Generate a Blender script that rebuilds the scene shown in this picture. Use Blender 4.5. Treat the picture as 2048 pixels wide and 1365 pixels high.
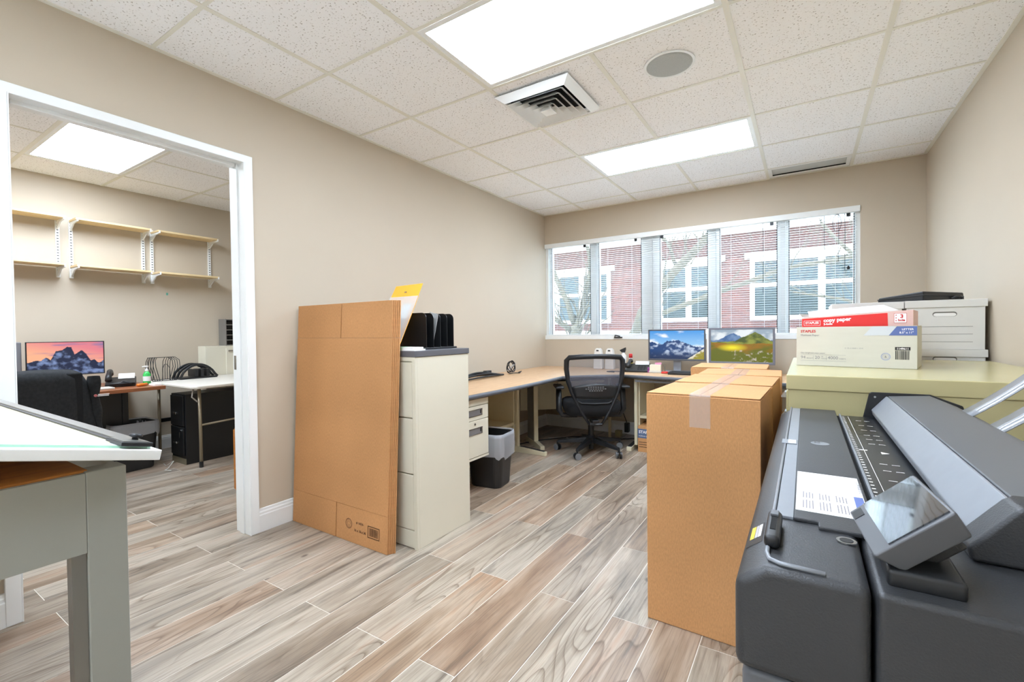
import bpy, bmesh, math, random
import numpy as np
from mathutils import Vector, Matrix

for o in list(bpy.data.objects):
    bpy.data.objects.remove(o)
scene = bpy.context.scene
COL = scene.collection
random.seed(7)
PI = math.pi

# ------------------------------------------------------------------ camera
FPX, W_PX, H_PX = 924.83, 2048, 1365
PPX, PPY = 1024 - 14.14, 682.5 - 3.05
cam_d = bpy.data.cameras.new('camera')
cam = bpy.data.objects.new('camera', cam_d)
COL.objects.link(cam)
scene.camera = cam
cam_d.sensor_fit = 'HORIZONTAL'
cam_d.sensor_width = 36.0
cam_d.lens = FPX / W_PX * 36.0
cam_d.shift_x = (1024 - PPX) / W_PX
cam_d.shift_y = (PPY - 682.5) / W_PX
cam_d.clip_start = 0.02
YAW, PITCH, ROLL = math.radians(-32.9987), math.radians(-0.98605), math.radians(-0.6724)
fw = Vector((math.sin(YAW) * math.cos(PITCH), math.cos(YAW) * math.cos(PITCH), math.sin(PITCH)))
rt = Vector((math.cos(YAW), -math.sin(YAW), 0))
up = rt.cross(fw)
r2 = rt * math.cos(ROLL) + up * math.sin(ROLL)
u2 = -rt * math.sin(ROLL) + up * math.cos(ROLL)
cam.matrix_world = Matrix(((r2.x, u2.x, -fw.x, 2.6193), (r2.y, u2.y, -fw.y, -4.9289), (r2.z, u2.z, -fw.z, 1.13), (0, 0, 0, 1)))

# ------------------------------------------------------------------ light and exposure
scene.view_settings.view_transform = 'Standard'
scene.view_settings.look = 'None'
scene.view_settings.gamma = 1.0
scene.view_settings.use_curve_mapping = False
scene.view_settings.exposure = 1.06
PANEL_STRENGTH = 11.0
world = bpy.data.worlds.new('sky')
scene.world = world
world.use_nodes = True
wn = world.node_tree.nodes['Background']
wn.inputs['Color'].default_value = (0.66, 0.85, 1.10, 1)
wn.inputs['Strength'].default_value = 4.0
sun_d = bpy.data.lights.new('sun', 'SUN')
sun_d.energy = 4.0
sun_d.angle = math.radians(1.5)
sun_d.color = (1.0, 0.95, 0.86)
sun = bpy.data.objects.new('sun', sun_d)
COL.objects.link(sun)
sun.location = (0, -4, 9)
sun.rotation_euler = (math.radians(26), 0, math.radians(-28))


# ------------------------------------------------------------------ materials
def lin(c):
    c = c / 255.0
    return c / 12.92 if c <= 0.04045 else ((c + 0.055) / 1.055) ** 2.4


def rgb(r, g, b):
    return (lin(r), lin(g), lin(b), 1)


MATS = {}


def mat(name, color=None, rough=0.5, metal=0.0, spec=0.5, emit=0.0, coat=0.0, alpha=1.0):
    if name in MATS:
        return MATS[name]
    m = bpy.data.materials.new(name)
    m.use_nodes = True
    p = m.node_tree.nodes['Principled BSDF']
    p.inputs['Base Color'].default_value = rgb(*color)
    p.inputs['Roughness'].default_value = rough
    p.inputs['Metallic'].default_value = metal
    p.inputs['Specular IOR Level'].default_value = spec
    p.inputs['Coat Weight'].default_value = coat
    p.inputs['Alpha'].default_value = alpha
    if emit:
        p.inputs['Emission Color'].default_value = rgb(*color)
        p.inputs['Emission Strength'].default_value = emit
    MATS[name] = m
    return m


def nodes(m):
    nt = m.node_tree
    return nt, nt.nodes['Principled BSDF'], nt.nodes.new, nt.links.new


def ramp(nt, stops):
    n = nt.nodes.new('ShaderNodeValToRGB')
    e = n.color_ramp.elements
    e[0].position, e[0].color = stops[0]
    e[1].position, e[1].color = stops[-1]
    for pos, c in stops[1:-1]:
        x = e.new(pos)
        x.color = c
    return n


def noise_tint(m, scale, amount, stretch=(1, 1, 1), bump=0.0, detail=4, bscale=None):
    """fine procedural mottling on a plain material"""
    nt, p, N, L = nodes(m)
    base = tuple(p.inputs['Base Color'].default_value)
    tc = N('ShaderNodeTexCoord')
    mp = N('ShaderNodeMapping')
    mp.inputs['Scale'].default_value = stretch
    L(tc.outputs['Object'], mp.inputs['Vector'])
    nz = N('ShaderNodeTexNoise')
    nz.inputs['Scale'].default_value = scale
    nz.inputs['Detail'].default_value = detail
    L(mp.outputs['Vector'], nz.inputs['Vector'])
    lo = tuple(c * (1 - amount) for c in base[:3]) + (1,)
    hi = tuple(min(1, c * (1 + amount)) for c in base[:3]) + (1,)
    r = ramp(nt, [(0.3, lo), (0.7, hi)])
    L(nz.outputs['Fac'], r.inputs['Fac'])
    L(r.outputs['Color'], p.inputs['Base Color'])
    if bump:
        nb = N('ShaderNodeTexNoise')
        nb.inputs['Scale'].default_value = bscale or scale * 4
        L(mp.outputs['Vector'], nb.inputs['Vector'])
        b = N('ShaderNodeBump')
        b.inputs['Strength'].default_value = bump
        b.inputs['Distance'].default_value = 0.002
        L(nb.outputs['Fac'], b.inputs['Height'])
        L(b.outputs['Normal'], p.inputs['Normal'])
    return m


WALL = noise_tint(mat('wall_paint', (198, 185, 165), 0.55, spec=0.35), 2.0, 0.015, bump=0.05, bscale=260)
TRIM = mat('white_trim_paint', (238, 240, 238), 0.35)
TBAR = mat('ceiling_grid_cream', (232, 230, 218), 0.5)
GROUT = mat('pale_grout', (226, 220, 208), 0.8)
CREAM = noise_tint(mat('cream_enamel', (222, 216, 196), 0.38), 3.0, 0.02)
CREAM2 = mat('desk_cream_metal', (222, 214, 184), 0.42)
OLIVE = noise_tint(mat('putty_metal', (196, 186, 140), 0.22), 2.5, 0.03)
DARKTOP = mat('charcoal_laminate', (96, 97, 102), 0.4)
EDGE = mat('grey_edge_band', (92, 94, 100), 0.42)
BLACKP = noise_tint(mat('black_plastic', (30, 31, 33), 0.42), 120, 0.12)
BLACKM = mat('black_metal', (24, 25, 27), 0.35)
DGREY = noise_tint(mat('printer_dark_plastic', (50, 51, 53), 0.44), 6, 0.10, bump=0.25, bscale=420)
MGREY = mat('printer_mid_plastic', (92, 94, 98), 0.42)
LGREY = noise_tint(mat('printer_light_plastic', (132, 136, 142), 0.36), 30, 0.03)
WHITEP = mat('white_plastic', (240, 240, 238), 0.3)
CHROME = mat('brushed_steel', (190, 190, 188), 0.25, metal=1.0)
ALU = mat('brushed_aluminium', (150, 150, 146), 0.35, metal=0.8)
PAPER = mat('white_paper', (244, 244, 242), 0.7)
INK = mat('black_print', (38, 36, 34), 0.7)
GREYINK = mat('grey_print', (128, 126, 130), 0.7)
BROWNINK = mat('brown_print', (92, 62, 36), 0.8)
REDINK = mat('red_print', (200, 38, 36), 0.6)
REDCARD = mat('red_card', (226, 40, 34), 0.45)
WHITEINK = mat('white_print', (245, 242, 240), 0.6)
BLUEINK = mat('blue_print', (92, 110, 168), 0.6)
PALEBLUE = mat('pale_blue_print', (206, 210, 214), 0.6)
CARDWHITE = noise_tint(mat('off_white_card', (206, 203, 189), 0.6), 8, 0.02, (1, 1, 6))
BOXWHITE = noise_tint(mat('storage_box_white', (226, 226, 222), 0.65), 10, 0.015)
MATTEBLACK = mat('void_black', (8, 8, 8), 0.9)
CABLE = mat('black_cable', (22, 22, 24), 0.5)
JACKET = noise_tint(mat('black_fleece', (34, 36, 38), 0.95), 60, 0.25, bump=0.6, bscale=300)
MESHGREY = mat('chair_black', (26, 27, 30), 0.45)
FABRIC = noise_tint(mat('seat_fabric', (16, 17, 20), 0.9), 90, 0.25)
TYRE = mat('caster_grey', (120, 122, 124), 0.5)
LEGGREY = noise_tint(mat('grey_steel_paint', (158, 160, 152), 0.42), 4, 0.02)
CHERRY = mat('cherry_laminate', (142, 84, 50), 0.35)
BOARDWOOD = mat('honey_wood', (178, 112, 44), 0.5)
PINE = mat('pale_shelf_wood', (226, 200, 150), 0.5)
DESKWOOD = mat('desk_oak_laminate', (226, 190, 150), 0.4)
YELLOW = mat('manila_yellow', (248, 178, 56), 0.6)
STICKY = mat('sticky_note_yellow', (226, 220, 140), 0.8)
GREENGEL = mat('green_gel', (60, 190, 90), 0.15)
PINK = mat('pink_note', (222, 150, 180), 0.7)
FACADE_WHITE = mat('facade_white', (236, 236, 232), 0.6)
FACADE_GLASS = mat('facade_glass', (38, 48, 48), 0.12)
BARK = noise_tint(mat('bark', (76, 70, 55), 0.9), 12, 0.3)
ASPHALT = noise_tint(mat('pale_paving', (222, 220, 214), 0.9), 3, 0.08)
GREENTINT = mat('green_glass_edge', (168, 214, 188), 0.2)
BEIGEBLOCK = mat('beige_plastic', (176, 166, 120), 0.5)


def wood(m, dark, light, scale, stretch):
    nt, p, N, L = nodes(m)
    tc = N('ShaderNodeTexCoord')
    mp = N('ShaderNodeMapping')
    mp.inputs['Scale'].default_value = stretch
    L(tc.outputs['Object'], mp.inputs['Vector'])
    nz = N('ShaderNodeTexNoise')
    nz.inputs['Scale'].default_value = scale
    nz.inputs['Detail'].default_value = 6
    nz.inputs['Roughness'].default_value = 0.65
    L(mp.outputs['Vector'], nz.inputs['Vector'])
    r = ramp(nt, [(0.3, rgb(*dark)), (0.7, rgb(*light))])
    L(nz.outputs['Fac'], r.inputs['Fac'])
    L(r.outputs['Color'], p.inputs['Base Color'])


wood(CHERRY, (120, 66, 38), (162, 100, 62), 3, (18, 1.5, 18))
wood(BOARDWOOD, (160, 96, 34), (196, 128, 54), 3, (14, 1.5, 14))
wood(PINE, (216, 186, 134), (236, 214, 168), 3, (14, 1.5, 14))
wood(DESKWOOD, (202, 160, 118), (222, 186, 146), 3, (16, 2.0, 16))


def cardboard(name, c):
    m = mat(name, c, 0.8, spec=0.2)
    nt, p, N, L = nodes(m)
    tc = N('ShaderNodeTexCoord')
    mp = N('ShaderNodeMapping')
    mp.inputs['Scale'].default_value = (1, 1, 0.35)
    L(tc.outputs['Object'], mp.inputs['Vector'])
    a = N('ShaderNodeTexNoise')
    a.inputs['Scale'].default_value = 240
    a.inputs['Detail'].default_value = 3
    L(mp.outputs['Vector'], a.inputs['Vector'])
    b = N('ShaderNodeTexNoise')
    b.inputs['Scale'].default_value = 2.2
    L(tc.outputs['Object'], b.inputs['Vector'])
    ad = N('ShaderNodeMath')
    ad.operation = 'MULTIPLY_ADD'
    ad.inputs[1].default_value = 0.5
    L(a.outputs['Fac'], ad.inputs[0])
    h = N('ShaderNodeMath')
    h.operation = 'MULTIPLY'
    h.inputs[1].default_value = 0.5
    L(b.outputs['Fac'], h.inputs[0])
    L(h.outputs[0], ad.inputs[2])
    lo = tuple(x * 0.80 for x in rgb(*c)[:3]) + (1,)
    hi = tuple(x * 1.18 for x in rgb(*c)[:3]) + (1,)
    r = ramp(nt, [(0.3, lo), (0.7, hi)])
    L(ad.outputs[0], r.inputs['Fac'])
    L(r.outputs['Color'], p.inputs['Base Color'])
    wv = N('ShaderNodeTexWave')
    wv.inputs['Scale'].default_value = 55
    wv.bands_direction = 'DIAGONAL'
    mp2 = N('ShaderNodeMapping')
    mp2.inputs['Scale'].default_value = (1, 1, 0)
    L(tc.outputs['Object'], mp2.inputs['Vector'])
    L(mp2.outputs['Vector'], wv.inputs['Vector'])
    bp = N('ShaderNodeBump')
    bp.inputs['Strength'].default_value = 0.06
    bp.inputs['Distance'].default_value = 0.002
    L(wv.outputs['Fac'], bp.inputs['Height'])
    L(bp.outputs['Normal'], p.inputs['Normal'])
    return m


KRAFT = cardboard('kraft_cardboard', (204, 152, 102))
KRAFTFLAT = cardboard('kraft_flat_cardboard', (194, 142, 94))
KRAFTEDGE = mat('kraft_edge', (140, 92, 48), 0.9)


def plank_material():
    m = mat('wood_look_tile', (190, 170, 150), 0.34, spec=0.5)
    nt, p, N, L = nodes(m)
    tc = N('ShaderNodeTexCoord')
    oi = N('ShaderNodeObjectInfo')
    off = N('ShaderNodeVectorMath')
    off.operation = 'MULTIPLY_ADD'
    cmb = N('ShaderNodeCombineXYZ')
    for i in range(3):
        L(oi.outputs['Random'], cmb.inputs[i])
    L(cmb.outputs[0], off.inputs[0])
    off.inputs[1].default_value = (37.0, 91.0, 53.0)
    L(tc.outputs['Object'], off.inputs[2])

    def mapped(s):
        mp = N('ShaderNodeMapping')
        mp.inputs['Scale'].default_value = s
        L(off.outputs[0], mp.inputs['Vector'])
        return mp

    def noise(mp, scale, detail=5, rough=0.6, dist=0.0):
        n = N('ShaderNodeTexNoise')
        n.inputs['Scale'].default_value = scale
        n.inputs['Detail'].default_value = detail
        n.inputs['Roughness'].default_value = rough
        n.inputs['Distortion'].default_value = dist
        L(mp.outputs[0], n.inputs['Vector'])
        return n

    # plank base tone: random between pale grey, sand and brown
    tone = ramp(nt, [(0.0, rgb(160, 149, 135)), (0.18, rgb(182, 172, 156)), (0.36, rgb(142, 129, 114)), (0.52, rgb(172, 142, 114)), (0.66, rgb(172, 161, 145)), (0.80, rgb(158, 123, 95)), (0.9, rgb(178, 168, 153)), (1.0, rgb(128, 116, 102))])
    L(oi.outputs['Random'], tone.inputs['Fac'])
    # long soft colour bands
    band = noise(mapped((5.5, 0.75, 1)), 1.6, 4, 0.6, 0.5)
    bandr = ramp(nt, [(0.32, rgb(78, 68, 58)), (0.45, rgb(142, 125, 106)), (0.58, rgb(192, 178, 160)), (0.70, rgb(170, 130, 100))])
    L(band.outputs['Fac'], bandr.inputs['Fac'])
    mx = N('ShaderNodeMix')
    mx.data_type = 'RGBA'
    mx.inputs['Factor'].default_value = 0.46
    L(tone.outputs['Color'], mx.inputs['A'])
    L(bandr.outputs['Color'], mx.inputs['B'])
    # cathedral figure: contour lines of a stretched smooth field, on some planks only
    fld = noise(mapped((4.2, 0.62, 1)), 1.5, 1.0, 0.4, 0.25)
    k1 = N('ShaderNodeMath')
    k1.operation = 'MULTIPLY'
    k1.inputs[1].default_value = 17.0
    L(fld.outputs['Fac'], k1.inputs[0])
    k2 = N('ShaderNodeMath')
    k2.operation = 'FRACT'
    L(k1.outputs[0], k2.inputs[0])
    wr = ramp(nt, [(0.0, (0.42, 0.36, 0.31, 1)), (0.10, (0.72, 0.68, 0.64, 1)), (0.34, (1, 1, 1, 1)), (0.93, (1, 1, 1, 1)), (1.0, (0.42, 0.36, 0.31, 1))])
    L(k2.outputs[0], wr.inputs['Fac'])
    msk = noise(mapped((3.0, 0.8, 1)), 1.7, 2.0, 0.5)
    mr = ramp(nt, [(0.46, (0, 0, 0, 1)), (0.58, (0.85, 0.85, 0.85, 1))])
    L(msk.outputs['Fac'], mr.inputs['Fac'])
    ml = N('ShaderNodeMix')
    ml.data_type = 'RGBA'
    ml.blend_type = 'MULTIPLY'
    L(mr.outputs['Color'], ml.inputs['Factor'])
    L(mx.outputs['Result'], ml.inputs['A'])
    L(wr.outputs['Color'], ml.inputs['B'])
    # fine fibre streaks
    fib = noise(mapped((70, 1.1, 1)), 2.2, 5, 0.7)
    fr = ramp(nt, [(0.34, (0.58, 0.55, 0.52, 1)), (0.52, (1, 1, 1, 1)), (0.75, (1.08, 1.06, 1.04, 1))])
    L(fib.outputs['Fac'], fr.inputs['Fac'])
    m2 = N('ShaderNodeMix')
    m2.data_type = 'RGBA'
    m2.blend_type = 'MULTIPLY'
    m2.inputs['Factor'].default_value = 0.72
    L(ml.outputs['Result'], m2.inputs['A'])
    L(fr.outputs['Color'], m2.inputs['B'])
    # dark weathered streaks
    st = noise(mapped((9, 0.6, 1)), 2.0, 6, 0.7, 0.2)
    sr = ramp(nt, [(0.55, (0, 0, 0, 1)), (0.68, (1, 1, 1, 1))])
    L(st.outputs['Fac'], sr.inputs['Fac'])
    sm = N('ShaderNodeMath')
    sm.operation = 'MULTIPLY'
    sm.inputs[1].default_value = 0.75
    L(sr.outputs['Color'], sm.inputs[0])
    m3 = N('ShaderNodeMix')
    m3.data_type = 'RGBA'
    L(sm.outputs[0], m3.inputs['Factor'])
    L(m2.outputs['Result'], m3.inputs['A'])
    m3.inputs['B'].default_value = rgb(84, 76, 68)
    # knots
    vo = N('ShaderNodeTexVoronoi')
    vo.inputs['Scale'].default_value = 2.6
    L(mapped((1.6, 0.9, 1)).outputs[0], vo.inputs['Vector'])
    kr = ramp(nt, [(0.0, (1, 1, 1, 1)), (0.035, (0.7, 0.7, 0.7, 1)), (0.06, (0, 0, 0, 1))])
    L(vo.outputs['Distance'], kr.inputs['Fac'])
    m4 = N('ShaderNodeMix')
    m4.data_type = 'RGBA'
    L(kr.outputs['Color'], m4.inputs['Factor'])
    L(m3.outputs['Result'], m4.inputs['A'])
    m4.inputs['B'].default_value = rgb(70, 58, 50)
    L(m4.outputs['Result'], p.inputs['Base Color'])
    bp = N('ShaderNodeBump')
    bp.inputs['Strength'].default_value = 0.10
    bp.inputs['Distance'].default_value = 0.002
    L(fib.outputs['Fac'], bp.inputs['Height'])
    L(bp.outputs['Normal'], p.inputs['Normal'])
    return m


PLANK = plank_material()


def tile_material():
    m = mat('mineral_ceiling_tile', (236, 236, 234), 0.9, spec=0.2)
    nt, p, N, L = nodes(m)
    tc = N('ShaderNodeTexCoord')
    oi = N('ShaderNodeObjectInfo')
    ad = N('ShaderNodeVectorMath')
    ad.operation = 'ADD'
    L(tc.outputs['Object'], ad.inputs[0])
    L(oi.outputs['Location'], ad.inputs[1])
    n = N('ShaderNodeTexNoise')
    n.inputs['Scale'].default_value = 105
    n.inputs['Detail'].default_value = 2
    L(ad.outputs[0], n.inputs['Vector'])
    r = ramp(nt, [(0.31, rgb(178, 174, 168)), (0.38, rgb(250, 250, 250)), (1, rgb(251, 251, 251))])
    L(n.outputs['Fac'], r.inputs['Fac'])
    L(r.outputs['Color'], p.inputs['Base Color'])
    b = N('ShaderNodeBump')
    b.inputs['Strength'].default_value = 0.3
    b.inputs['Distance'].default_value = 0.002
    L(n.outputs['Fac'], b.inputs['Height'])
    L(b.outputs['Normal'], p.inputs['Normal'])
    return m


TILE = tile_material()
LAMP = mat('lit_diffuser', (255, 255, 255), 0.6, emit=PANEL_STRENGTH)
LAMP.node_tree.nodes['Principled BSDF'].inputs['Emission Color'].default_value = (0.84, 0.965, 1.14, 1)


def brick_material():
    m = mat('far_brickwork', (150, 84, 74), 0.9)
    nt, p, N, L = nodes(m)
    tc = N('ShaderNodeTexCoord')
    mp = N('ShaderNodeMapping')
    mp.inputs['Rotation'].default_value = (PI / 2, 0, 0)
    L(tc.outputs['Object'], mp.inputs['Vector'])
    br = N('ShaderNodeTexBrick')
    br.inputs['Color1'].default_value = rgb(94, 49, 38)
    br.inputs['Color2'].default_value = rgb(70, 36, 28)
    br.inputs['Mortar'].default_value = rgb(100, 80, 73)
    br.inputs['Scale'].default_value = 3.4
    br.inputs['Mortar Size'].default_value = 0.018
    br.inputs['Brick Width'].default_value = 0.5
    br.inputs['Row Height'].default_value = 0.17
    L(mp.outputs['Vector'], br.inputs['Vector'])
    L(br.outputs['Color'], p.inputs['Base Color'])
    return m


BRICK = brick_material()


def see_through(name, tint, gloss, rough, frac):
    """clear film or glass: mostly transparent with a glossy share"""
    m = bpy.data.materials.new(name)
    m.use_nodes = True
    nt = m.node_tree
    out = nt.nodes['Material Output']
    nt.nodes.remove(nt.nodes['Principled BSDF'])
    t = nt.nodes.new('ShaderNodeBsdfTransparent')
    t.inputs['Color'].default_value = tint
    g = nt.nodes.new('ShaderNodeBsdfPrincipled')
    g.inputs['Base Color'].default_value = gloss
    g.inputs['Roughness'].default_value = rough
    mx = nt.nodes.new('ShaderNodeMixShader')
    mx.inputs['Fac'].default_value = frac
    nt.links.new(t.outputs[0], mx.inputs[1])
    nt.links.new(g.outputs[0], mx.inputs[2])
    nt.links.new(mx.outputs[0], out.inputs['Surface'])
    return m


PANE = see_through('window_glass', (0.96, 0.98, 0.98, 1), (0.8, 0.85, 0.85, 1), 0.02, 0.05)
LINER = see_through('clear_bin_liner', (0.9, 0.9, 0.92, 1), (0.85, 0.86, 0.9, 1), 0.18, 0.36)
CLEARTAPE = see_through('clear_tape', (0.97, 0.96, 0.95, 1), (0.80, 0.76, 0.72, 1), 0.12, 0.30)
CLEARP = see_through('clear_plastic', (0.93, 0.95, 0.95, 1), (0.88, 0.9, 0.9, 1), 0.12, 0.35)


def weave_material():
    m = bpy.data.materials.new('chair_mesh_weave')
    m.use_nodes = True
    nt = m.node_tree
    out = nt.nodes['Material Output']
    p = nt.nodes['Principled BSDF']
    p.inputs['Base Color'].default_value = rgb(112, 112, 124)
    p.inputs['Roughness'].default_value = 0.6
    t = nt.nodes.new('ShaderNodeBsdfTransparent')
    mx = nt.nodes.new('ShaderNodeMixShader')
    mx.inputs['Fac'].default_value = 0.52
    nt.links.new(t.outputs[0], mx.inputs[1])
    nt.links.new(p.outputs[0], mx.inputs[2])
    nt.links.new(mx.outputs[0], out.inputs['Surface'])
    return m


WEAVE = weave_material()


def screen_material(name, strength):
    m = bpy.data.materials.new(name)
    m.use_nodes = True
    nt = m.node_tree
    p = nt.nodes['Principled BSDF']
    a = nt.nodes.new('ShaderNodeVertexColor')
    a.layer_name = 'pic'
    p.inputs['Base Color'].default_value = (0.01, 0.01, 0.01, 1)
    p.inputs['Roughness'].default_value = 0.25
    nt.links.new(a.outputs['Color'], p.inputs['Emission Color'])
    p.inputs['Emission Strength'].default_value = strength
    return m


SCREEN = screen_material('lit_screen', 0.52)


# ------------------------------------------------------------------ mesh builder
class MB:
    def __init__(self):
        self.bm = bmesh.new()
        self.M = Matrix.Identity(4)

    def v(self, p):
        return self.bm.verts.new(self.M @ Vector(p))

    def face(self, vs):
        try:
            return self.bm.faces.new(vs)
        except ValueError:
            return None

    def box(self, x0, x1, y0, y1, z0, z1):
        v = [self.v(p) for p in ((x0, y0, z0), (x1, y0, z0), (x1, y1, z0), (x0, y1, z0), (x0, y0, z1), (x1, y0, z1), (x1, y1, z1), (x0, y1, z1))]
        for f in ((0, 3, 2, 1), (4, 5, 6, 7), (0, 1, 5, 4), (1, 2, 6, 5), (2, 3, 7, 6), (3, 0, 4, 7)):
            self.face([v[i] for i in f])
        return self

    def prism(self, poly, lo, hi, axis='z'):
        f = {'z': lambda a, b, c: (a, b, c), 'y': lambda a, b, c: (a, c, b), 'x': lambda a, b, c: (c, a, b)}[axis]
        A = [self.v(f(a, b, lo)) for a, b in poly]
        B = [self.v(f(a, b, hi)) for a, b in poly]
        self.face(list(reversed(A)))
        self.face(B)
        n = len(poly)
        for i in range(n):
            self.face([A[i], A[(i + 1) % n], B[(i + 1) % n], B[i]])
        return self

    def tube(self, pts, r, n=8, closed=False, flat=1.0):
        pts = [Vector(p) for p in pts]
        k = len(pts)
        rs = r if isinstance(r, (list, tuple)) else [r] * k
        rings = []
        prev = None
        for i, p in enumerate(pts):
            if closed:
                d = (pts[(i + 1) % k] - pts[i - 1])
            else:
                d = pts[min(i + 1, k - 1)] - pts[max(i - 1, 0)]
            if d.length < 1e-9:
                d = Vector((0, 0, 1))
            d.normalize()
            ref = prev if prev is not None else (Vector((0, 0, 1)) if abs(d.z) < 0.9 else Vector((1, 0, 0)))
            a = ref - d * ref.dot(d)
            if a.length < 1e-6:
                a = Vector((1, 0, 0)) - d * d.x
            a.normalize()
            prev = a
            b = d.cross(a)
            rings.append([self.v(p + a * (rs[i] * math.cos(2 * PI * j / n)) * flat + b * (rs[i] * math.sin(2 * PI * j / n))) for j in range(n)])
        m = k if closed else k - 1
        for i in range(m):
            A, B = rings[i], rings[(i + 1) % k]
            for j in range(n):
                self.face([A[j], A[(j + 1) % n], B[(j + 1) % n], B[j]])
        if not closed:
            self.face(list(reversed(rings[0])))
            self.face(rings[-1])
        return self

    def cyl(self, c, r, h, axis='z', n=24, r2=None):
        c = Vector(c)
        d = {'x': Vector((1, 0, 0)), 'y': Vector((0, 1, 0)), 'z': Vector((0, 0, 1))}[axis]
        return self.tube([c, c + d * h], [r, r if r2 is None else r2], n)

    def lathe(self, prof, c, n=24):
        c = Vector(c)
        rings = [[self.v(c + Vector((r * math.cos(2 * PI * j / n), r * math.sin(2 * PI * j / n), z))) for j in range(n)] for r, z in prof]
        for A, B in zip(rings, rings[1:]):
            for j in range(n):
                self.face([A[j], A[(j + 1) % n], B[(j + 1) % n], B[j]])
        self.face(list(reversed(rings[0])))
        self.face(rings[-1])
        return self

    def grid(self, nu, nv, f):
        g = [[self.v(f(i / nu, j / nv)) for j in range(nv + 1)] for i in range(nu + 1)]
        for i in range(nu):
            for j in range(nv):
                self.face([g[i][j], g[i + 1][j], g[i + 1][j + 1], g[i][j + 1]])
        return self

    def loft(self, rings, closed_ends=True):
        R = [[self.v(p) for p in r] for r in rings]
        n = len(R[0])
        for A, B in zip(R, R[1:]):
            for j in range(n):
                self.face([A[j], A[(j + 1) % n], B[(j + 1) % n], B[j]])
        if closed_ends:
            self.face(list(reversed(R[0])))
            self.face(R[-1])
        return self

    def poly(self, pts):
        self.face([self.v(p) for p in pts])
        return self


OFF = {}


def O(name, b, m, parent=None, bevel=0.0, smooth=False, kind=None, label=None, solid=0.0, seg=2, subsurf=0):
    """link a builder as ONE mesh object; world-built parts are shifted to their thing's base"""
    bm = b.bm if isinstance(b, MB) else b
    if parent is not None and parent.name in OFF:
        o0 = OFF[parent.name]
        bmesh.ops.translate(bm, verts=bm.verts, vec=-o0)
    bmesh.ops.recalc_face_normals(bm, faces=bm.faces)
    me = bpy.data.meshes.new(name)
    bm.to_mesh(me)
    bm.free()
    me.materials.append(m)
    if smooth:
        me.polygons.foreach_set('use_smooth', [True] * len(me.polygons))
    o = bpy.data.objects.new(name, me)
    COL.objects.link(o)
    if parent is not None:
        o.parent = parent
        if parent.name in OFF:
            OFF[o.name] = OFF[parent.name]
    if solid:
        s = o.modifiers.new('thick', 'SOLIDIFY')
        s.thickness = solid
        s.offset = 0
    if subsurf:
        s = o.modifiers.new('sub', 'SUBSURF')
        s.levels = subsurf
        s.render_levels = subsurf
    if bevel:
        bv = o.modifiers.new('bevel', 'BEVEL')
        bv.width = bevel
        bv.segments = seg
        bv.limit_method = 'ANGLE'
        bv.angle_limit = math.radians(40)
        if not smooth:
            me.polygons.foreach_set('use_smooth', [True] * len(me.polygons))
            wn_ = o.modifiers.new('wn', 'WEIGHTED_NORMAL')
            wn_.keep_sharp = True
    if kind:
        o['kind'] = kind
    if label:
        o['label'] = label
    return o


def tag(o, label, cat, group=None):
    o['label'] = label
    o['category'] = cat
    if group:
        o['group'] = group
    return o


def thing(name, label, cat, loc=(0, 0, 0), rot=(0, 0, 0), group=None, world=False):
    """an Empty at the thing's base; world=True: its parts are given in room coordinates"""
    o = bpy.data.objects.new(name, None)
    COL.objects.link(o)
    o.empty_display_size = 0.05
    o.location = loc
    o.rotation_euler = rot
    if world:
        OFF[o.name] = Vector(loc)
    return tag(o, label, cat, group)


def structure(name, b, m, **k):
    return O(name, b, m, kind='structure', **k)


def clone(o, parent=None):
    c = o.copy()
    COL.objects.link(c)
    c.parent = parent
    for ch in list(o.children):
        clone(ch, c)
    return c


FONT_CACHE = {}


def lettering(txt, size, origin, xdir, ydir, m, parent, bold=0.0, align='LEFT', name='lettering', squeeze=1.0):
    """flat printed text, turned into mesh; origin and directions in the parent's own coordinates"""
    cu = bpy.data.curves.new('t', 'FONT')
    cu.body = txt
    cu.size = size
    cu.align_x = align
    cu.offset = bold
    cu.resolution_u = 3
    tmp = bpy.data.objects.new('t', cu)
    COL.objects.link(tmp)
    bpy.context.view_layer.update()
    me = bpy.data.meshes.new_from_object(tmp.evaluated_get(bpy.context.evaluated_depsgraph_get()))
    bpy.data.objects.remove(tmp)
    bpy.data.curves.remove(cu)
    x = Vector(xdir).normalized()
    y = Vector(ydir).normalized()
    z = x.cross(y)
    o0 = Vector(origin)
    if parent.name in OFF:
        o0 = o0 - OFF[parent.name]
    x = x * squeeze
    me.transform(Matrix(((x.x, y.x, z.x, o0.x), (x.y, y.y, z.y, o0.y), (x.z, y.z, z.z, o0.z), (0, 0, 0, 1))))
    me.name = name
    me.materials.clear()
    me.materials.append(m)
    o = bpy.data.objects.new(name, me)
    COL.objects.link(o)
    o.parent = parent
    return o


# ------------------------------------------------------------------ the room shell
CEIL = 2.503
RW = 3.43           # right wall
Y_REAR = -9.3
X_FAR = -2.77       # far wall of the second room
R2A, R2B = -5.6, -1.5
DOOR0, DOOR1, DOORH = -4.455, -3.549, 2.085

fl = structure('floor', MB().box(X_FAR - 0.1, RW + 0.1, Y_REAR - 0.1, 0.15, -0.08, -0.0010), GROUT)
PW, PL = 0.1612, 1.178
plank_mesh = {}


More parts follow.
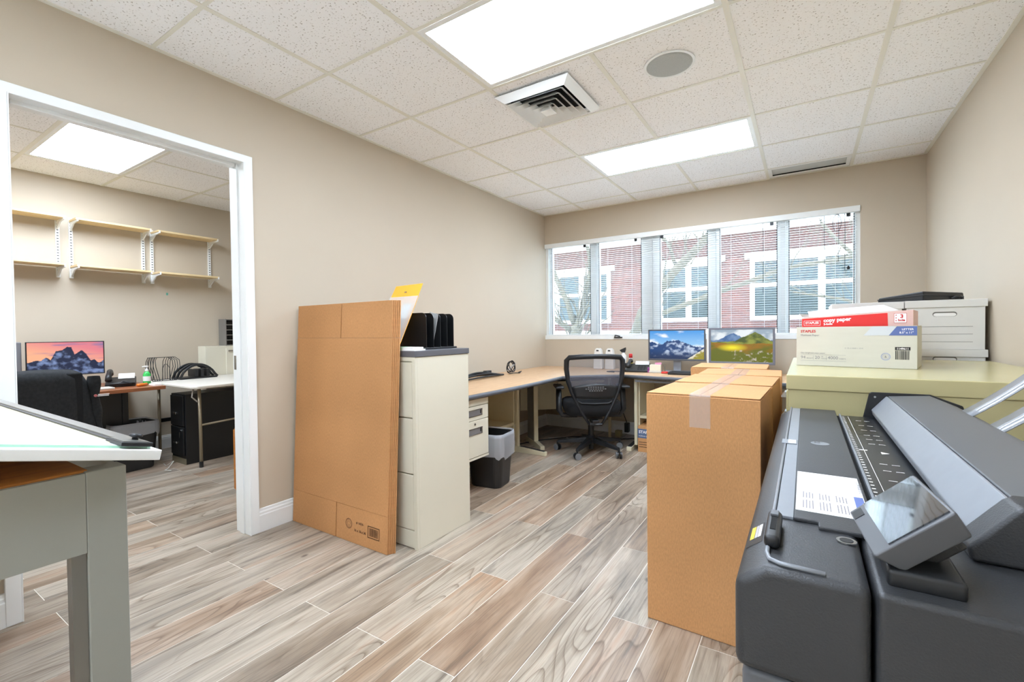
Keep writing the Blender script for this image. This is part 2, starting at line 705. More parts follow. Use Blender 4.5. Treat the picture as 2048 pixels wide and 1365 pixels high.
def add_plank(x0, x1, y0, y1):
    g = 0.0013
    w, l = round(x1 - x0, 3), round(y1 - y0, 3)
    key = (w, l)
    if key not in plank_mesh:
        b = MB()
        hw, hl, c = w / 2 - g, l / 2 - g, 0.0006
        lo = [(-hw, -hl), (hw, -hl), (hw, hl), (-hw, hl)]
        b.loft([[(x, y, -0.003) for x, y in lo], [(x, y, -c) for x, y in lo], [(x - math.copysign(c, x), y - math.copysign(c, y), 0) for x, y in lo]])
        o = O('plank', b, PLANK, fl)
        plank_mesh[key] = o.data
    else:
        o = bpy.data.objects.new('plank', plank_mesh[key])
        COL.objects.link(o)
        o.parent = fl
    o.location = ((x0 + x1) / 2, (y0 + y1) / 2, 0)


for k in range(-23, 17):
    x0, x1 = 0.85 + PW * k, 0.85 + PW * (k + 1)
    x0, x1 = max(x0, X_FAR), min(x1, RW)
    if x1 - x0 < 0.02:
        continue
    ya, yb = (R2A + 0.5, R2B) if x1 < -0.05 else (-5.6, 0.0)
    start = (-3.772 if k % 2 == 0 else -3.186)
    y = start - PL * 3
    while y < yb:
        a, b_ = max(y, ya), min(y + PL, yb)
        if b_ - a > 0.03:
            add_plank(x0, x1, a, b_)
        y += PL

structure('wall_left', MB().prism([(Y_REAR, 0), (DOOR0, 0), (DOOR0, DOORH), (DOOR1, DOORH), (DOOR1, 0), (0, 0), (0, CEIL + 0.1), (Y_REAR, CEIL + 0.1)], -0.12, 0.0, 'x'), WALL)
structure('wall_right', MB().box(RW, RW + 0.12, Y_REAR, 0.15, 0, CEIL + 0.1), WALL)
structure('wall_rear', MB().box(X_FAR - 0.1, RW + 0.12, Y_REAR - 0.1, Y_REAR, 0, CEIL + 0.1), WALL)
WX0, WX1, WZ0, WZ1 = 0.0, 3.012, 1.032, 2.163


def ring_wall(x0, x1, z0, z1, hx0, hx1, hz0, hz1, y0, y1):
    b = MB()
    F = [[b.v((x, y, z)) for x, z in ((x0, z0), (x1, z0), (x1, z1), (x0, z1))] for y in (y0, y1)]
    H = [[b.v((x, y, z)) for x, z in ((hx0, hz0), (hx1, hz0), (hx1, hz1), (hx0, hz1))] for y in (y0, y1)]
    for i in range(4):
        j = (i + 1) % 4
        b.face([F[0][i], F[0][j], H[0][j], H[0][i]])
        b.face([F[1][i], F[1][j], H[1][j], H[1][i]])
        b.face([H[0][i], H[0][j], H[1][j], H[1][i]])
        b.face([F[0][i], F[0][j], F[1][j], F[1][i]])
    return b


structure('wall_back', ring_wall(-0.12, RW + 0.12, 0, CEIL + 0.1, WX0, WX1, WZ0, WZ1, 0, 0.16), WALL)
structure('wall_far', MB().box(X_FAR - 0.1, X_FAR, R2A, R2B, 0, CEIL + 0.1), WALL)
structure('wall_side', MB().box(X_FAR, -0.12, R2B, R2B + 0.1, 0, CEIL + 0.1), WALL)
structure('wall_near', MB().box(X_FAR, -0.12, R2A - 0.1, R2A, 0, CEIL + 0.1), WALL)


def baseboard(name, a, b_, out):
    """a, b_: end points on the wall line; out: unit vector into the room"""
    a, b_, out = Vector(a), Vector(b_), Vector(out)
    prof = [(0, 0.0), (0.014, 0.0), (0.014, 0.095), (0.011, 0.100), (0.011, 0.112), (0.007, 0.118), (0.006, 0.130), (0, 0.133)]
    m = MB()
    m.loft([[p + out * d + Vector((0, 0, z)) for d, z in prof] for p in (a, b_)])
    structure(name, m, TRIM)


baseboard('baseboard_left', (0, -3.508, 0), (0, -0.0, 0), (1, 0, 0))
baseboard('baseboard_front', (0, Y_REAR, 0), (0, -4.495, 0), (1, 0, 0))
baseboard('baseboard_back', (0.014, 0, 0), (RW, 0, 0), (0, -1, 0))
baseboard('baseboard_right', (RW, Y_REAR, 0), (RW, 0, 0), (-1, 0, 0))
baseboard('baseboard_far', (X_FAR, R2A, 0), (X_FAR, R2B, 0), (1, 0, 0))

# door frame without a leaf
door = structure('door_1', MB().box(-0.136, 0.016, DOOR0, DOOR1, DOORH - 0.001, DOORH + 0.02), TRIM)
CW = 0.046
O('casing', MB().prism([(DOOR0 - CW, 0), (DOOR0, 0), (DOOR0, DOORH), (DOOR1, DOORH), (DOOR1, 0), (DOOR1 + CW, 0), (DOOR1 + CW, DOORH + CW - 0.006), (DOOR0 - CW, DOORH + CW - 0.006)], 0.0005, 0.017, 'x'), TRIM, door, bevel=0.003)
O('casing', MB().prism([(DOOR0 - CW, 0), (DOOR0, 0), (DOOR0, DOORH), (DOOR1, DOORH), (DOOR1, 0), (DOOR1 + CW, 0), (DOOR1 + CW, DOORH + CW - 0.006), (DOOR0 - CW, DOORH + CW - 0.006)], -0.137, -0.1205, 'x'), TRIM, door, bevel=0.003)
for s, yj in ((1, DOOR0), (-1, DOOR1)):
    O('jamb', MB().box(-0.136, 0.016, min(yj, yj + s * 0.004), max(yj, yj + s * 0.004), 0, DOORH), TRIM, door)
    O('stop', MB().box(-0.09, -0.045, min(yj, yj + s * 0.012), max(yj, yj + s * 0.012), 0, DOORH), TRIM, door, bevel=0.002)
O('stop', MB().box(-0.09, -0.045, DOOR0 + 0.018, DOOR1 - 0.018, DOORH - 0.018, DOORH), TRIM, door, bevel=0.002)
O('strike_plate', MB().box(-0.125, -0.098, DOOR1 - 0.0055, DOOR1 - 0.004, 0.93, 1.01), CHROME, door)

# ------------------------------------------------------------------ ceiling
ceil = structure('ceiling', MB().box(-0.05, RW + 0.05, Y_REAR, 0.1, CEIL + 0.03, CEIL + 0.10), TILE)
G = 0.6096
XL = [0.0] + [0.508 + G * i for i in range(5)] + [RW]
YL = [0.0] + [-0.31 - G * j for j in range(15)]
tile_mesh = {}


def tile(x0, x1, y0, y1, parent):
    key = (round(x1 - x0, 3), round(y1 - y0, 3))
    if key not in tile_mesh:
        w, l = key
        o = O('ceiling_tile', MB().box(-w / 2, w / 2, -l / 2, l / 2, 0, 0.014), TILE, parent)
        tile_mesh[key] = o.data
    else:
        o = bpy.data.objects.new('ceiling_tile', tile_mesh[key])
        COL.objects.link(o)
        o.parent = parent
    o.location = ((x0 + x1) / 2, (y0 + y1) / 2, CEIL + 0.003)


lights1 = [(1, 1, 2), (1, 4, 5), (1, 7, 8), (1, 10, 11), (1, 13, 14)]
skip = set()
for _, ja, jb in lights1:
    skip |= {(2, ja + 1), (3, ja + 1)}
skip.add((4, 0))
for i in range(len(XL) - 1):
    for j in range(len(YL) - 1):
        if (i, j) not in skip:
            tile(XL[i], XL[i + 1], YL[j + 1], YL[j], ceil)
TB = 0.012
for i, x in enumerate(XL[1:-1]):
    cuts = [(YL[-1], 0)]
    if i == 2:      # the middle bar stops at each light panel
        cuts = [(YL[14], YL[12]), (YL[11], YL[9]), (YL[8], YL[6]), (YL[5], YL[3]), (YL[2], 0)]
    for a, c in cuts:
        O('grid_bar', MB().box(x - TB, x + TB, a, c, CEIL - 0.001, CEIL + 0.004), TBAR, ceil)
for y in YL[1:]:
    O('cross_bar', MB().box(0, RW, y - TB * 0.75, y + TB * 0.75, CEIL - 0.0004, CEIL + 0.004), TBAR, ceil)
O('wall_angle', MB().box(0, 0.022, YL[-1], 0, CEIL - 0.002, CEIL + 0.003), TBAR, ceil)
O('wall_angle', MB().box(RW - 0.022, RW, YL[-1], 0, CEIL - 0.002, CEIL + 0.003), TBAR, ceil)
O('wall_angle', MB().box(0, RW, -0.02, 0, CEIL - 0.002, CEIL + 0.003), TBAR, ceil)

ceil2 = structure('ceiling_next', MB().box(X_FAR - 0.05, -0.10, R2A, R2B + 0.05, CEIL + 0.03, CEIL + 0.10), TILE)
XL2 = [X_FAR, -2.30, -2.30 + G, -2.30 + 2 * G, -2.30 + 3 * G, -0.12]
YL2 = [-3.362 + G * k for k in range(-3, 4)]
YL2 = [R2A] + YL2 + [R2B]
for i in range(len(XL2) - 1):
    for j in range(len(YL2) - 1):
        if i in (1, 2) and (abs(YL2[j] + 3.9716) < 0.02 or abs(YL2[j] + 5.1908) < 0.02):
            continue
        if YL2[j + 1] < -4.7:
            continue
        tile(XL2[i], XL2[i + 1], YL2[j], YL2[j + 1], ceil2)
for y in YL2[1:-1]:
    O('grid_bar', MB().box(X_FAR, -0.12, y - TB, y + TB, CEIL - 0.001, CEIL + 0.004), TBAR, ceil2)
for i, x in enumerate(XL2[1:-1]):
    for a, c in ([(R2A, -5.1908), (-4.5812, -3.9716), (-3.362, R2B)] if i == 1 else [(R2A, R2B)]):
        O('cross_bar', MB().box(x - TB * 0.75, x + TB * 0.75, a, c, CEIL - 0.0004, CEIL + 0.004), TBAR, ceil2)


def ceiling_light(label, x0, x1, y0, y1):
    t = thing('ceiling_light', label, 'ceiling light', ((x0 + x1) / 2, (y0 + y1) / 2, CEIL), group='fluorescent ceiling panels')
    w, l = (x1 - x0) / 2 - 0.012, (y1 - y0) / 2 - 0.012
    b = MB()
    for a in ((-w, w, -l, -l + 0.028), (-w, w, l - 0.028, l), (-w, -w + 0.028, -l + 0.028, l - 0.028), (w - 0.028, w, -l + 0.028, l - 0.028)):
        b.box(a[0], a[1], a[2], a[3], 0.001, 0.012)
    O('frame', b, TRIM, t)
    O('diffuser', MB().box(-w + 0.028, w - 0.028, -l + 0.028, l - 0.028, 0.004, 0.012), LAMP, t)
    return t


ceiling_light('bright rectangular ceiling panel in front of the window wall', XL[2], XL[4], YL[3], YL[2])
ceiling_light('large bright ceiling panel between the air vent and top edge', XL[2], XL[4], YL[6], YL[5])
for j_, lab_ in ((8, 'added unseen ceiling panel light overhead between drafting table and printer'), (11, 'added unseen middle ceiling panel light behind the camera'), (14, 'added unseen rearmost ceiling panel light near the rear wall')):  # unseen panels continuing the grid spacing, added to light camera-facing surfaces
    ceiling_light(lab_, XL[2], XL[4], YL[j_ + 1], YL[j_])
ceiling_light('added fill ceiling panel in the next room hidden by door frame', -2.30, -2.30 + 2 * G, -5.1908, -4.5812)  # extra panel out of sight, added to brighten the next room
ceiling_light('bright ceiling panel seen through the doorway above wall shelves', -2.30, -2.30 + 2 * G, -3.9716, -3.362)

# air diffuser, stepping down below the ceiling
vt = thing('air_vent', 'square white ceiling air vent with nested louvres beside light panel', 'air vent', (1.335, -2.44, CEIL))


def sq_ring(b, r0, z0, r1, z1, t=0.003):
    P0 = [(-r0, -r0, z0), (r0, -r0, z0), (r0, r0, z0), (-r0, r0, z0)]
    P1 = [(-r1, -r1, z1), (r1, -r1, z1), (r1, r1, z1), (-r1, r1, z1)]
    A = [b.v(p) for p in P0]
    B = [b.v(p) for p in P1]
    A2 = [b.v((p[0] * (r0 - t) / r0, p[1] * (r0 - t) / r0, p[2] + t)) for p in P0]
    B2 = [b.v((p[0] * (r1 - t) / r1, p[1] * (r1 - t) / r1, p[2] + t)) for p in P1]
    for i in range(4):
        j = (i + 1) % 4
        b.face([A[i], A[j], B[j], B[i]])
        b.face([A2[i], A2[j], B2[j], B2[i]])
        b.face([A[i], A[j], A2[j], A2[i]])
        b.face([B[i], B[j], B2[j], B2[i]])


b = MB()
sq_ring(b, 0.235, -0.012, 0.19, -0.042, 0.004)
O('flange', b, TRIM, vt)
O('plenum', MB().box(-0.19, 0.19, -0.19, 0.19, -0.006, 0.0), MATTEBLACK, vt)
for k, r in enumerate((0.178, 0.142, 0.106, 0.070)):
    b = MB()
    sq_ring(b, r, -0.046 - 0.005 * k, r - 0.040, -0.012 - 0.005 * k, 0.0025)
    O('louvre', b, TRIM, vt)
O('louvre', MB().loft([[(-0.036, -0.036, -0.067), (0.036, -0.036, -0.067), (0.036, 0.036, -0.067), (-0.036, 0.036, -0.067)], [(-0.01, -0.01, -0.02), (0.01, -0.01, -0.02), (0.01, 0.01, -0.02), (-0.01, 0.01, -0.02)]]), TRIM, vt)

sp = thing('ceiling_speaker', 'round grey speaker grille set in a ceiling tile', 'speaker', (2.03, -2.43, CEIL))
O('rim', MB().lathe([(0.112, 0.0), (0.126, 0.0), (0.126, -0.006), (0.112, -0.006)], (0, 0, 0.002), 40), TRIM, sp)
O('grille', MB().lathe([(0.113, 0.0), (0.113, -0.006), (0.10, -0.009), (0.03, -0.010)], (0, 0, 0.002), 40), noise_tint(mat('speaker_mesh', (176, 180, 178), 0.7), 500, 0.15), sp, smooth=True)

sl = thing('slot_vent', 'narrow grey slot vent in the ceiling against window wall', 'air vent', (2.64, -0.17, CEIL))
O('frame', ring_wall(-0.292, 0.292, -0.13, 0.145, -0.265, 0.265, -0.075, 0.115, 0, 0.004), TRIM, sl)
for o in sl.children:
    o.rotation_euler = (PI / 2, 0, 0)
    o.location = (0, 0, -0.002)
O('blade', MB().box(-0.265, 0.265, -0.118, 0.078, 0.006, 0.012), mat('vent_grey', (196, 200, 198), 0.5), sl)
O('blade', MB().box(-0.265, 0.265, 0.066, 0.071, -0.003, 0.006), MATTEBLACK, sl)

# ------------------------------------------------------------------ window wall
win = structure('window_1', ring_wall(WX0, WX1, WZ0, WZ1, WX0 + 0.035, WX1 - 0.035, WZ0 + 0.035, WZ1 - 0.03, 0.03, 0.15), TRIM)
O('sill', MB().box(WX0, WX1, -0.006, 0.03, WZ0 - 0.002, WZ0 + 0.045), TRIM, win, bevel=0.003)
panes = [(0.075, 0.556), (0.668, 1.138), (1.345, 1.80), (1.921, 2.397), (2.500, 2.968)]
edges = [WX0 + 0.035] + [(panes[i][1] + panes[i + 1][0]) / 2 for i in range(4)] + [WX1 - 0.035]
for i, (a, c) in enumerate(panes):
    za, zb = WZ0 + 0.052, WZ1 - 0.048
    O('sash', ring_wall(edges[i] + (0.022 if i else 0.0), edges[i + 1] - (0.022 if i < 4 else 0.0), WZ0 + 0.036, WZ1 - 0.031, a, c, za, zb, 0.055, 0.10), TRIM, win)
    O('pane', MB().box(a, c, 0.074, 0.079, za, zb), PANE, win)
    O('gasket', ring_wall(a - 0.007, c + 0.007, za - 0.007, zb + 0.007, a, c, za, zb, 0.0535, 0.0552), BLACKP, win)
for x in edges[1:-1]:
    O('mullion', MB().box(x - 0.02, x + 0.02, 0.045, 0.13, WZ0 + 0.035, WZ1 - 0.03), TRIM, win)
b = MB()
b.box(0.86, 0.95, -0.022, -0.006, WZ0 + 0.012, WZ0 + 0.026)
b.tube([(0.87, -0.018, WZ0 + 0.022), (0.875, -0.03, WZ0 + 0.045), (0.93, -0.03, WZ0 + 0.03)], 0.006, 8)
O('crank_handle', b, BLACKP, win)

bl = thing('window_blind', 'wide white mini blind with open slats across the window', 'blind', (1.506, 0.0, WZ1), world=True)
O('headrail', MB().box(0.004, 3.010, -0.012, 0.022, WZ1 - 0.052, WZ1 - 0.001), TRIM, bl, bevel=0.003)
sm = MB()
half = (2.99 - 0.045) / 2


def slat_f(u, v):
    w = (v - 0.5) * 0.025
    return ((u - 0.5) * 2 * half, w, 0.0016 - 10.0 * w * w + 0.03 * w)


sm.grid(1, 4, slat_f)
SLATM = mat('blind_slat_white', (222, 224, 224), 0.4)
s0 = O('slat', sm, SLATM, bl)
s0.data.transform(Matrix.Translation(OFF[bl.name]))
s0.data.polygons.foreach_set('use_smooth', [True] * len(s0.data.polygons))
n_slat = 48
for i in range(n_slat):
    s = s0 if i == 0 else bpy.data.objects.new('slat', s0.data)
    if i:
        COL.objects.link(s)
        s.parent = bl
    s.location = (1.5175 - 1.506, 0.020, (WZ0 + 0.062 + 0.0216 * i) - WZ1)
O('bottom_rail', MB().box(0.045, 2.99, 0.009, 0.031, WZ0 + 0.046, WZ0 + 0.056), TRIM, bl, bevel=0.002)
for x in (0.15, 0.48, 0.78, 1.05, 1.42, 1.72, 2.02, 2.30, 2.58, 2.84):
    b = MB()
    for y in (0.0075, 0.0325):
        b.tube([(x, y, WZ0 + 0.05), (x, y, WZ1 - 0.05)], 0.0008, 4)
    O('ladder_cord', b, SLATM, bl)
for x in (0.515, 1.10, 1.375, 2.362, 2.93):
    O('cord_lock', MB().box(x - 0.014, x + 0.014, -0.006, 0.004, WZ1 - 0.085, WZ1 - 0.056), BLACKM, bl)
for x, z in ((2.905, 1.62), (2.86, 1.70), (2.29, 1.45), (2.76, 1.30)):
    b = MB().tube([(x, 0.003, WZ1 - 0.055), (x + 0.002, 0.001, (WZ1 + z) / 2), (x, 0.003, z)], 0.0022, 5)
    O('pull_cord', b, BLACKP, bl)
O('cord_tassel', MB().lathe([(0.003, 0.0), (0.011, -0.012), (0.011, -0.028), (0.004, -0.034)], (2.93, 0.003, 1.66), 10), BLACKP, bl)
O('cord_loop', MB().tube([(2.85 + 0.03 * math.sin(t), 0.0, WZ1 - 0.13 - 0.075 * math.cos(t)) for t in [2 * PI * i / 16 for i in range(16)]], 0.0022, 5, closed=True), BLACKP, bl)

# ------------------------------------------------------------------ outside
structure('ground', MB().box(-30, 30, 0.16, 40, -0.6, -0.5), ASPHALT)
FY = 8.0
bd = thing('brick_building', 'red brick building with white windows seen through the blinds', 'building', (0, FY, -0.5), world=True)
O('wall', MB().box(-11, 12, FY, FY + 5, -0.5, 3.52), BRICK, bd)
O('fascia', MB().box(-11.2, 12.2, FY - 0.25, FY + 5.2, 3.52, 3.82), FACADE_WHITE, bd)
O('roof', MB().prism([(FY - 0.4, 3.82), (FY + 5.4, 3.82), (FY + 2.5, 5.2)], -11.4, 12.4, 'x'), mat('roof_grey', (120, 120, 122), 0.8), bd)
O('plinth', MB().box(-11, 12, FY - 0.12, FY, -0.5, 1.12), mat('pale_stone', (206, 200, 188), 0.8), bd)
for x0, x1, n in ((-8.0, -5.6, 2), (-4.7, -2.1, 3), (-0.72, 0.80, 2), (1.48, 4.40, 2), (5.6, 8.0, 2)):
    z0, z1 = 1.34, 2.86
    w = O('window', ring_wall(x0, x1, z0, z1, x0 + 0.10, x1 - 0.10, z0 + 0.10, z1 - 0.10, FY - 0.07, FY + 0.01), FACADE_WHITE, bd)
    O('lintel', MB().box(x0 - 0.12, x1 + 0.12, FY - 0.05, FY, z1, z1 + 0.14), mat('pale_stone'), bd)
    step = (x1 - x0 - 0.2) / n
    for i in range(n):
        a = x0 + 0.10 + step * i
        O('pane', MB().box(a, a + step, FY - 0.02, FY - 0.005, z0 + 0.1, z1 - 0.1), FACADE_GLASS, w)
        if i:
            O('mullion', MB().box(a - 0.07, a + 0.07, FY - 0.06, FY - 0.015, z0 + 0.1, z1 - 0.1), FACADE_WHITE, w)
    O('transom', MB().box(x0 + 0.1, x1 - 0.1, FY - 0.055, FY - 0.016, 2.14, 2.24), FACADE_WHITE, w)


def bare_tree(label, base, stems, seed):
    rnd = random.Random(seed)
    t = thing('bare_tree', label, 'tree', base, world=True, group='bare trees outside the window')
    tw = MB()
    first = True

    def twig(p, d, r, n):
        pts = [p]
        q = Vector(p)
        for _ in range(4):
            d = (d + Vector((rnd.uniform(-.35, .35), rnd.uniform(-.3, .3), rnd.uniform(-.2, .35)))).normalized()
            q = q + d * rnd.uniform(0.12, 0.28)
            pts.append(q.copy())
        tw.tube(pts, [r * (1 - 0.2 * i) for i in range(5)], 5)
        if n:
            for k in (2, 3, 4):
                twig(pts[k], (d + Vector((rnd.uniform(-.9, .9), rnd.uniform(-.5, .5), rnd.uniform(-.4, .7)))).normalized(), r * 0.5, n - 1)

    for pts, r0, r1 in stems:
        pts = [Vector(p) for p in pts]
        n = len(pts)
        fine = []
        for a, c in zip(pts, pts[1:]):
            for k in range(3):
                fine.append(a.lerp(c, k / 3) + Vector((rnd.uniform(-.03, .03), rnd.uniform(-.03, .03), 0)))
        fine.append(pts[-1])
        m = len(fine)
        O('trunk' if first else 'branch', MB().tube(fine, [r0 + (r1 - r0) * i / (m - 1) for i in range(m)], 10), BARK, t, smooth=True)
        first = False
        for i in range(m // 3, m):
            for _ in range(2):
                d = (fine[i] - fine[i - 1]).normalized() + Vector((rnd.uniform(-1, 1), rnd.uniform(-.6, .6), rnd.uniform(-.3, .8)))
                twig(fine[i], d.normalized(), max(r1 * 0.35, 0.010), 1)
    O('twigs', tw, BARK, t, smooth=True, kind='stuff')
    return t


bare_tree('forked bare tree outside behind second and third window panes', (-1.55, 4.2, -0.5),
          [([(-1.55, 4.2, -0.5), (-1.5, 4.2, 0.9), (-1.5, 4.2, 1.25)], 0.14, 0.11),
           ([(-1.5, 4.2, 1.2), (-1.75, 4.1, 1.9), (-2.2, 4.0, 3.0), (-2.5, 4.0, 3.8)], 0.07, 0.03),
           ([(-1.5, 4.2, 1.2), (-1.3, 4.2, 1.7), (-1.2, 4.3, 2.6), (-1.35, 4.3, 3.5)], 0.07, 0.03),
           ([(-1.55, 4.2, 1.1), (-2.4, 4.1, 1.7), (-3.0, 4.0, 2.5), (-3.6, 4.0, 3.4)], 0.06, 0.025)], 3)
bare_tree('leaning bare tree outside behind third and fourth window panes', (-0.6, 4.8, -0.5),
          [([(-0.6, 4.8, -0.5), (-0.5, 4.8, 0.9), (-0.25, 4.8, 1.5), (0.45, 4.8, 2.35), (1.1, 4.8, 3.0), (1.5, 4.8, 3.5)], 0.13, 0.06),
           ([(-0.3, 4.8, 1.3), (-0.1, 4.7, 1.35), (1.3, 4.6, 1.85), (2.4, 4.6, 2.2), (3.3, 4.6, 2.3)], 0.06, 0.03),
           ([(0.45, 4.8, 2.35), (0.3, 4.8, 2.9), (-0.2, 4.8, 3.4)], 0.04, 0.02)], 5)
bare_tree('thin bare tree outside behind the rightmost window pane', (4.6, 6.7, -0.5),
          [([(4.6, 6.7, -0.5), (4.4, 6.7, 1.2), (3.7, 6.7, 2.2), (2.9, 6.7, 3.3)], 0.07, 0.03),
           ([(4.4, 6.7, 1.2), (3.3, 6.7, 1.7), (2.4, 6.7, 1.9)], 0.04, 0.02)], 9)

# ------------------------------------------------------------------ tall cabinet and what stands on it
fc = thing('lateral_file_cabinet', 'tall cream lateral file cabinet with charcoal top behind flattened boxes', 'file cabinet', (0.485, -2.97, 0), world=True)
O('body', MB().box(0.03, 0.94, -3.176, -2.745, 0.0, 1.003), CREAM, fc, bevel=0.003)
for za, zb in ((0.100, 0.388), (0.394, 0.682), (0.688, 0.976)):
    d = O('drawer', MB().box(0.05, 0.914, -3.192, -3.176, za, zb), CREAM, fc, bevel=0.003)
    O('handle', MB().box(0.38, 0.58, -3.1945, -3.192, zb - 0.06, zb - 0.03), CHROME, d)
O('front_stile', MB().box(0.917, 0.94, -3.192, -3.176, 0.0, 1.003), CREAM, fc)
O('kick_plate', MB().box(0.03, 0.917, -3.190, -3.176, 0.005, 0.095), CREAM, fc, bevel=0.002)
O('top_rail', MB().box(0.03, 0.917, -3.192, -3.176, 0.982, 1.003), CREAM, fc)
O('countertop', MB().box(0.028, 0.944, -3.196, -2.741, 1.0035, 1.035), DARKTOP, fc, bevel=0.002)

TOPZ = 1.0352
ds = thing('desktop_sorter', 'black upright desktop sorter with curved dividers on charcoal cabinet top', 'desk sorter', (0.735, -2.895, TOPZ), (0, 0, math.radians(1)))
O('base', MB().box(-0.125, 0.125, -0.145, 0.145, 0.0, 0.010), BLACKM, ds, bevel=0.002)
for i, yy in enumerate((-0.12, -0.06, 0.0, 0.06, 0.12)):
    rr0 = 0.032
    pts = [(-0.12, 0.0102), (0.12, 0.0102)] + [(0.12 - rr0 + rr0 * math.cos(a), 0.205 - rr0 + rr0 * math.sin(a)) for a in [PI / 2 * k / 5 for k in range(6)]] + [(-0.12 + rr0 - rr0 * math.sin(a), 0.205 - rr0 + rr0 * math.cos(a)) for a in [PI / 2 * k / 5 for k in range(6)]]
    O('divider', MB().prism(pts, yy - 0.0015, yy + 0.0015, 'y'), BLACKM, ds)
pk = thing('clear_sleeve', 'clear plastic sleeve standing tilted inside the black desktop sorter', 'folder', (0.79, -2.925, TOPZ + 0.0105), (0, math.radians(14), 0))
O('film', MB().box(-0.035, 0.030, -0.002, 0.002, 0.0, 0.20), CLEARP, pk)
O('sheet', MB().box(-0.030, 0.010, 0.0022, 0.003, 0.002, 0.19), PAPER, pk)
en = thing('clasp_envelope', 'yellow clasp envelope in clear sleeve leaning behind flattened cartons', 'envelope', (0.690, -3.165, TOPZ + 0.020), (math.radians(-29), 0, 0))
O('envelope_body', MB().box(-0.108, 0.108, -0.002, 0.002, 0.0, 0.325), YELLOW, en)
O('flap', MB().loft([[(-0.108, -0.0035, 0.318), (0.108, -0.0035, 0.318), (0.108, -0.002, 0.318), (-0.108, -0.002, 0.318)], [(-0.100, -0.006, 0.395), (0.110, -0.006, 0.402), (0.110, -0.004, 0.402), (-0.100, -0.004, 0.395)]]), YELLOW, en)
O('clasp', MB().box(-0.008, 0.008, -0.008, -0.0035, 0.345, 0.352), CHROME, en)
O('sleeve', MB().box(-0.112, 0.112, -0.008, -0.005, 0.002, 0.318), CLEARP, en)
O('sheet', MB().box(0.02, 0.085, -0.0045, -0.003, 0.03, 0.27), PAPER, en)
bk = tag(O('black_binder', MB().box(-0.10, 0.088, -0.018, 0.004, 0, 0.019), BLACKM, bevel=0.003), 'thin black binder lying along the front of charcoal cabinet top', 'binder')
bk.location = (0.70, -3.176, TOPZ)
pp = thing('brochure_pile', 'low pile of white and green brochures on charcoal cabinet top', 'brochures', (0.868, -3.14, TOPZ))
O('sheet', MB().box(-0.075, 0.062, -0.045, 0.038, 0.0, 0.008), PAPER, pp)
O('sheet', MB().box(-0.072, 0.048, -0.042, 0.036, 0.0085, 0.018), PAPER, pp)
O('green_cover', MB().box(-0.072, -0.03, -0.0455, 0.03, 0.0005, 0.0188), mat('pale_green_cover', (150, 190, 160), 0.5), pp)

# ------------------------------------------------------------------ flattened cartons
FW, FH, FT = 0.82, 1.30, 0.0075


def carton_blank(label):
    t = thing('flattened_carton', label, 'cardboard box', group='flattened cartons leaning on the file cabinet')
    z1, z2, xs = 0.190, 1.105, 0.41
    O('panel', MB().box(0, FW, 0, FT, z1 + 0.001, z2 - 0.001), KRAFTFLAT, t, bevel=0.0015)
    for x0, x1 in ((0, xs - 0.003), (xs + 0.003, FW)):
        O('flap', MB().box(x0, x1, 0.0006, FT, 0, z1), KRAFTFLAT, t, bevel=0.0015)
        O('flap', MB().box(x0, x1, 0.0006, FT, z2, FH), KRAFTFLAT, t, bevel=0.0015)
    return t


names = ['front flattened brown carton with printed barcode leaning on file cabinet', 'second flattened brown carton in stack, edge just behind the front one', 'third flattened brown carton in the leaning stack', 'fourth flattened brown carton in the leaning stack', 'rearmost flattened brown carton touching the cream file cabinet']
blanks = [carton_blank(names[0])]
for n in names[1:]:
    c = clone(blanks[0])
    c['label'] = n
    blanks.append(c)
LEAN = math.radians(2.9)
for i, t in enumerate(blanks):
    t.location = (0.020 + 0.005 * i, -3.306 + (FT + 0.0008) / math.cos(LEAN) * i, 0.001)
    t.rotation_euler = (-LEAN, 0, math.radians(-0.35))
f0 = blanks[0]
NY = -0.0008
lettering('16 x 16 x 36', 0.0185, (0.563, NY, 0.066), (1, 0, 0), (0, 0, 1), BROWNINK, f0, 0.0006)
lettering('# 16036', 0.017, (0.58, NY, 0.108), (1, 0, 0), (0, 0, 1), BROWNINK, f0, 0.0004)
b = MB()
for r0, r1 in ((0.027, 0.024), (0.020, 0.0185), (0.012, 0.0105)):
    k = 28
    A = [b.v((0.52 + r0 * math.cos(2 * PI * i / k), NY, 0.098 + r0 * math.sin(2 * PI * i / k))) for i in range(k)]
    B = [b.v((0.52 + r1 * math.cos(2 * PI * i / k), NY, 0.098 + r1 * math.sin(2 * PI * i / k))) for i in range(k)]
    for i in range(k):
        b.face([A[i], A[(i + 1) % k], B[(i + 1) % k], B[i]])
O('round_stamp', b, BROWNINK, f0)
O('barcode_frame', ring_wall(0.672, 0.762, 0.056, 0.118, 0.676, 0.758, 0.060, 0.114, NY - 0.0002, NY), BROWNINK, f0)
b = MB()
x = 0.684
rb = random.Random(4)
while x < 0.750:
    w = rb.choice((0.0012, 0.002, 0.003))
    b.box(x, x + w, NY - 0.0002, NY, 0.066, 0.108)
    x += w + rb.choice((0.0015, 0.0025))
O('barcode', b, BROWNINK, f0, kind='stuff')

# ------------------------------------------------------------------ four tall cartons


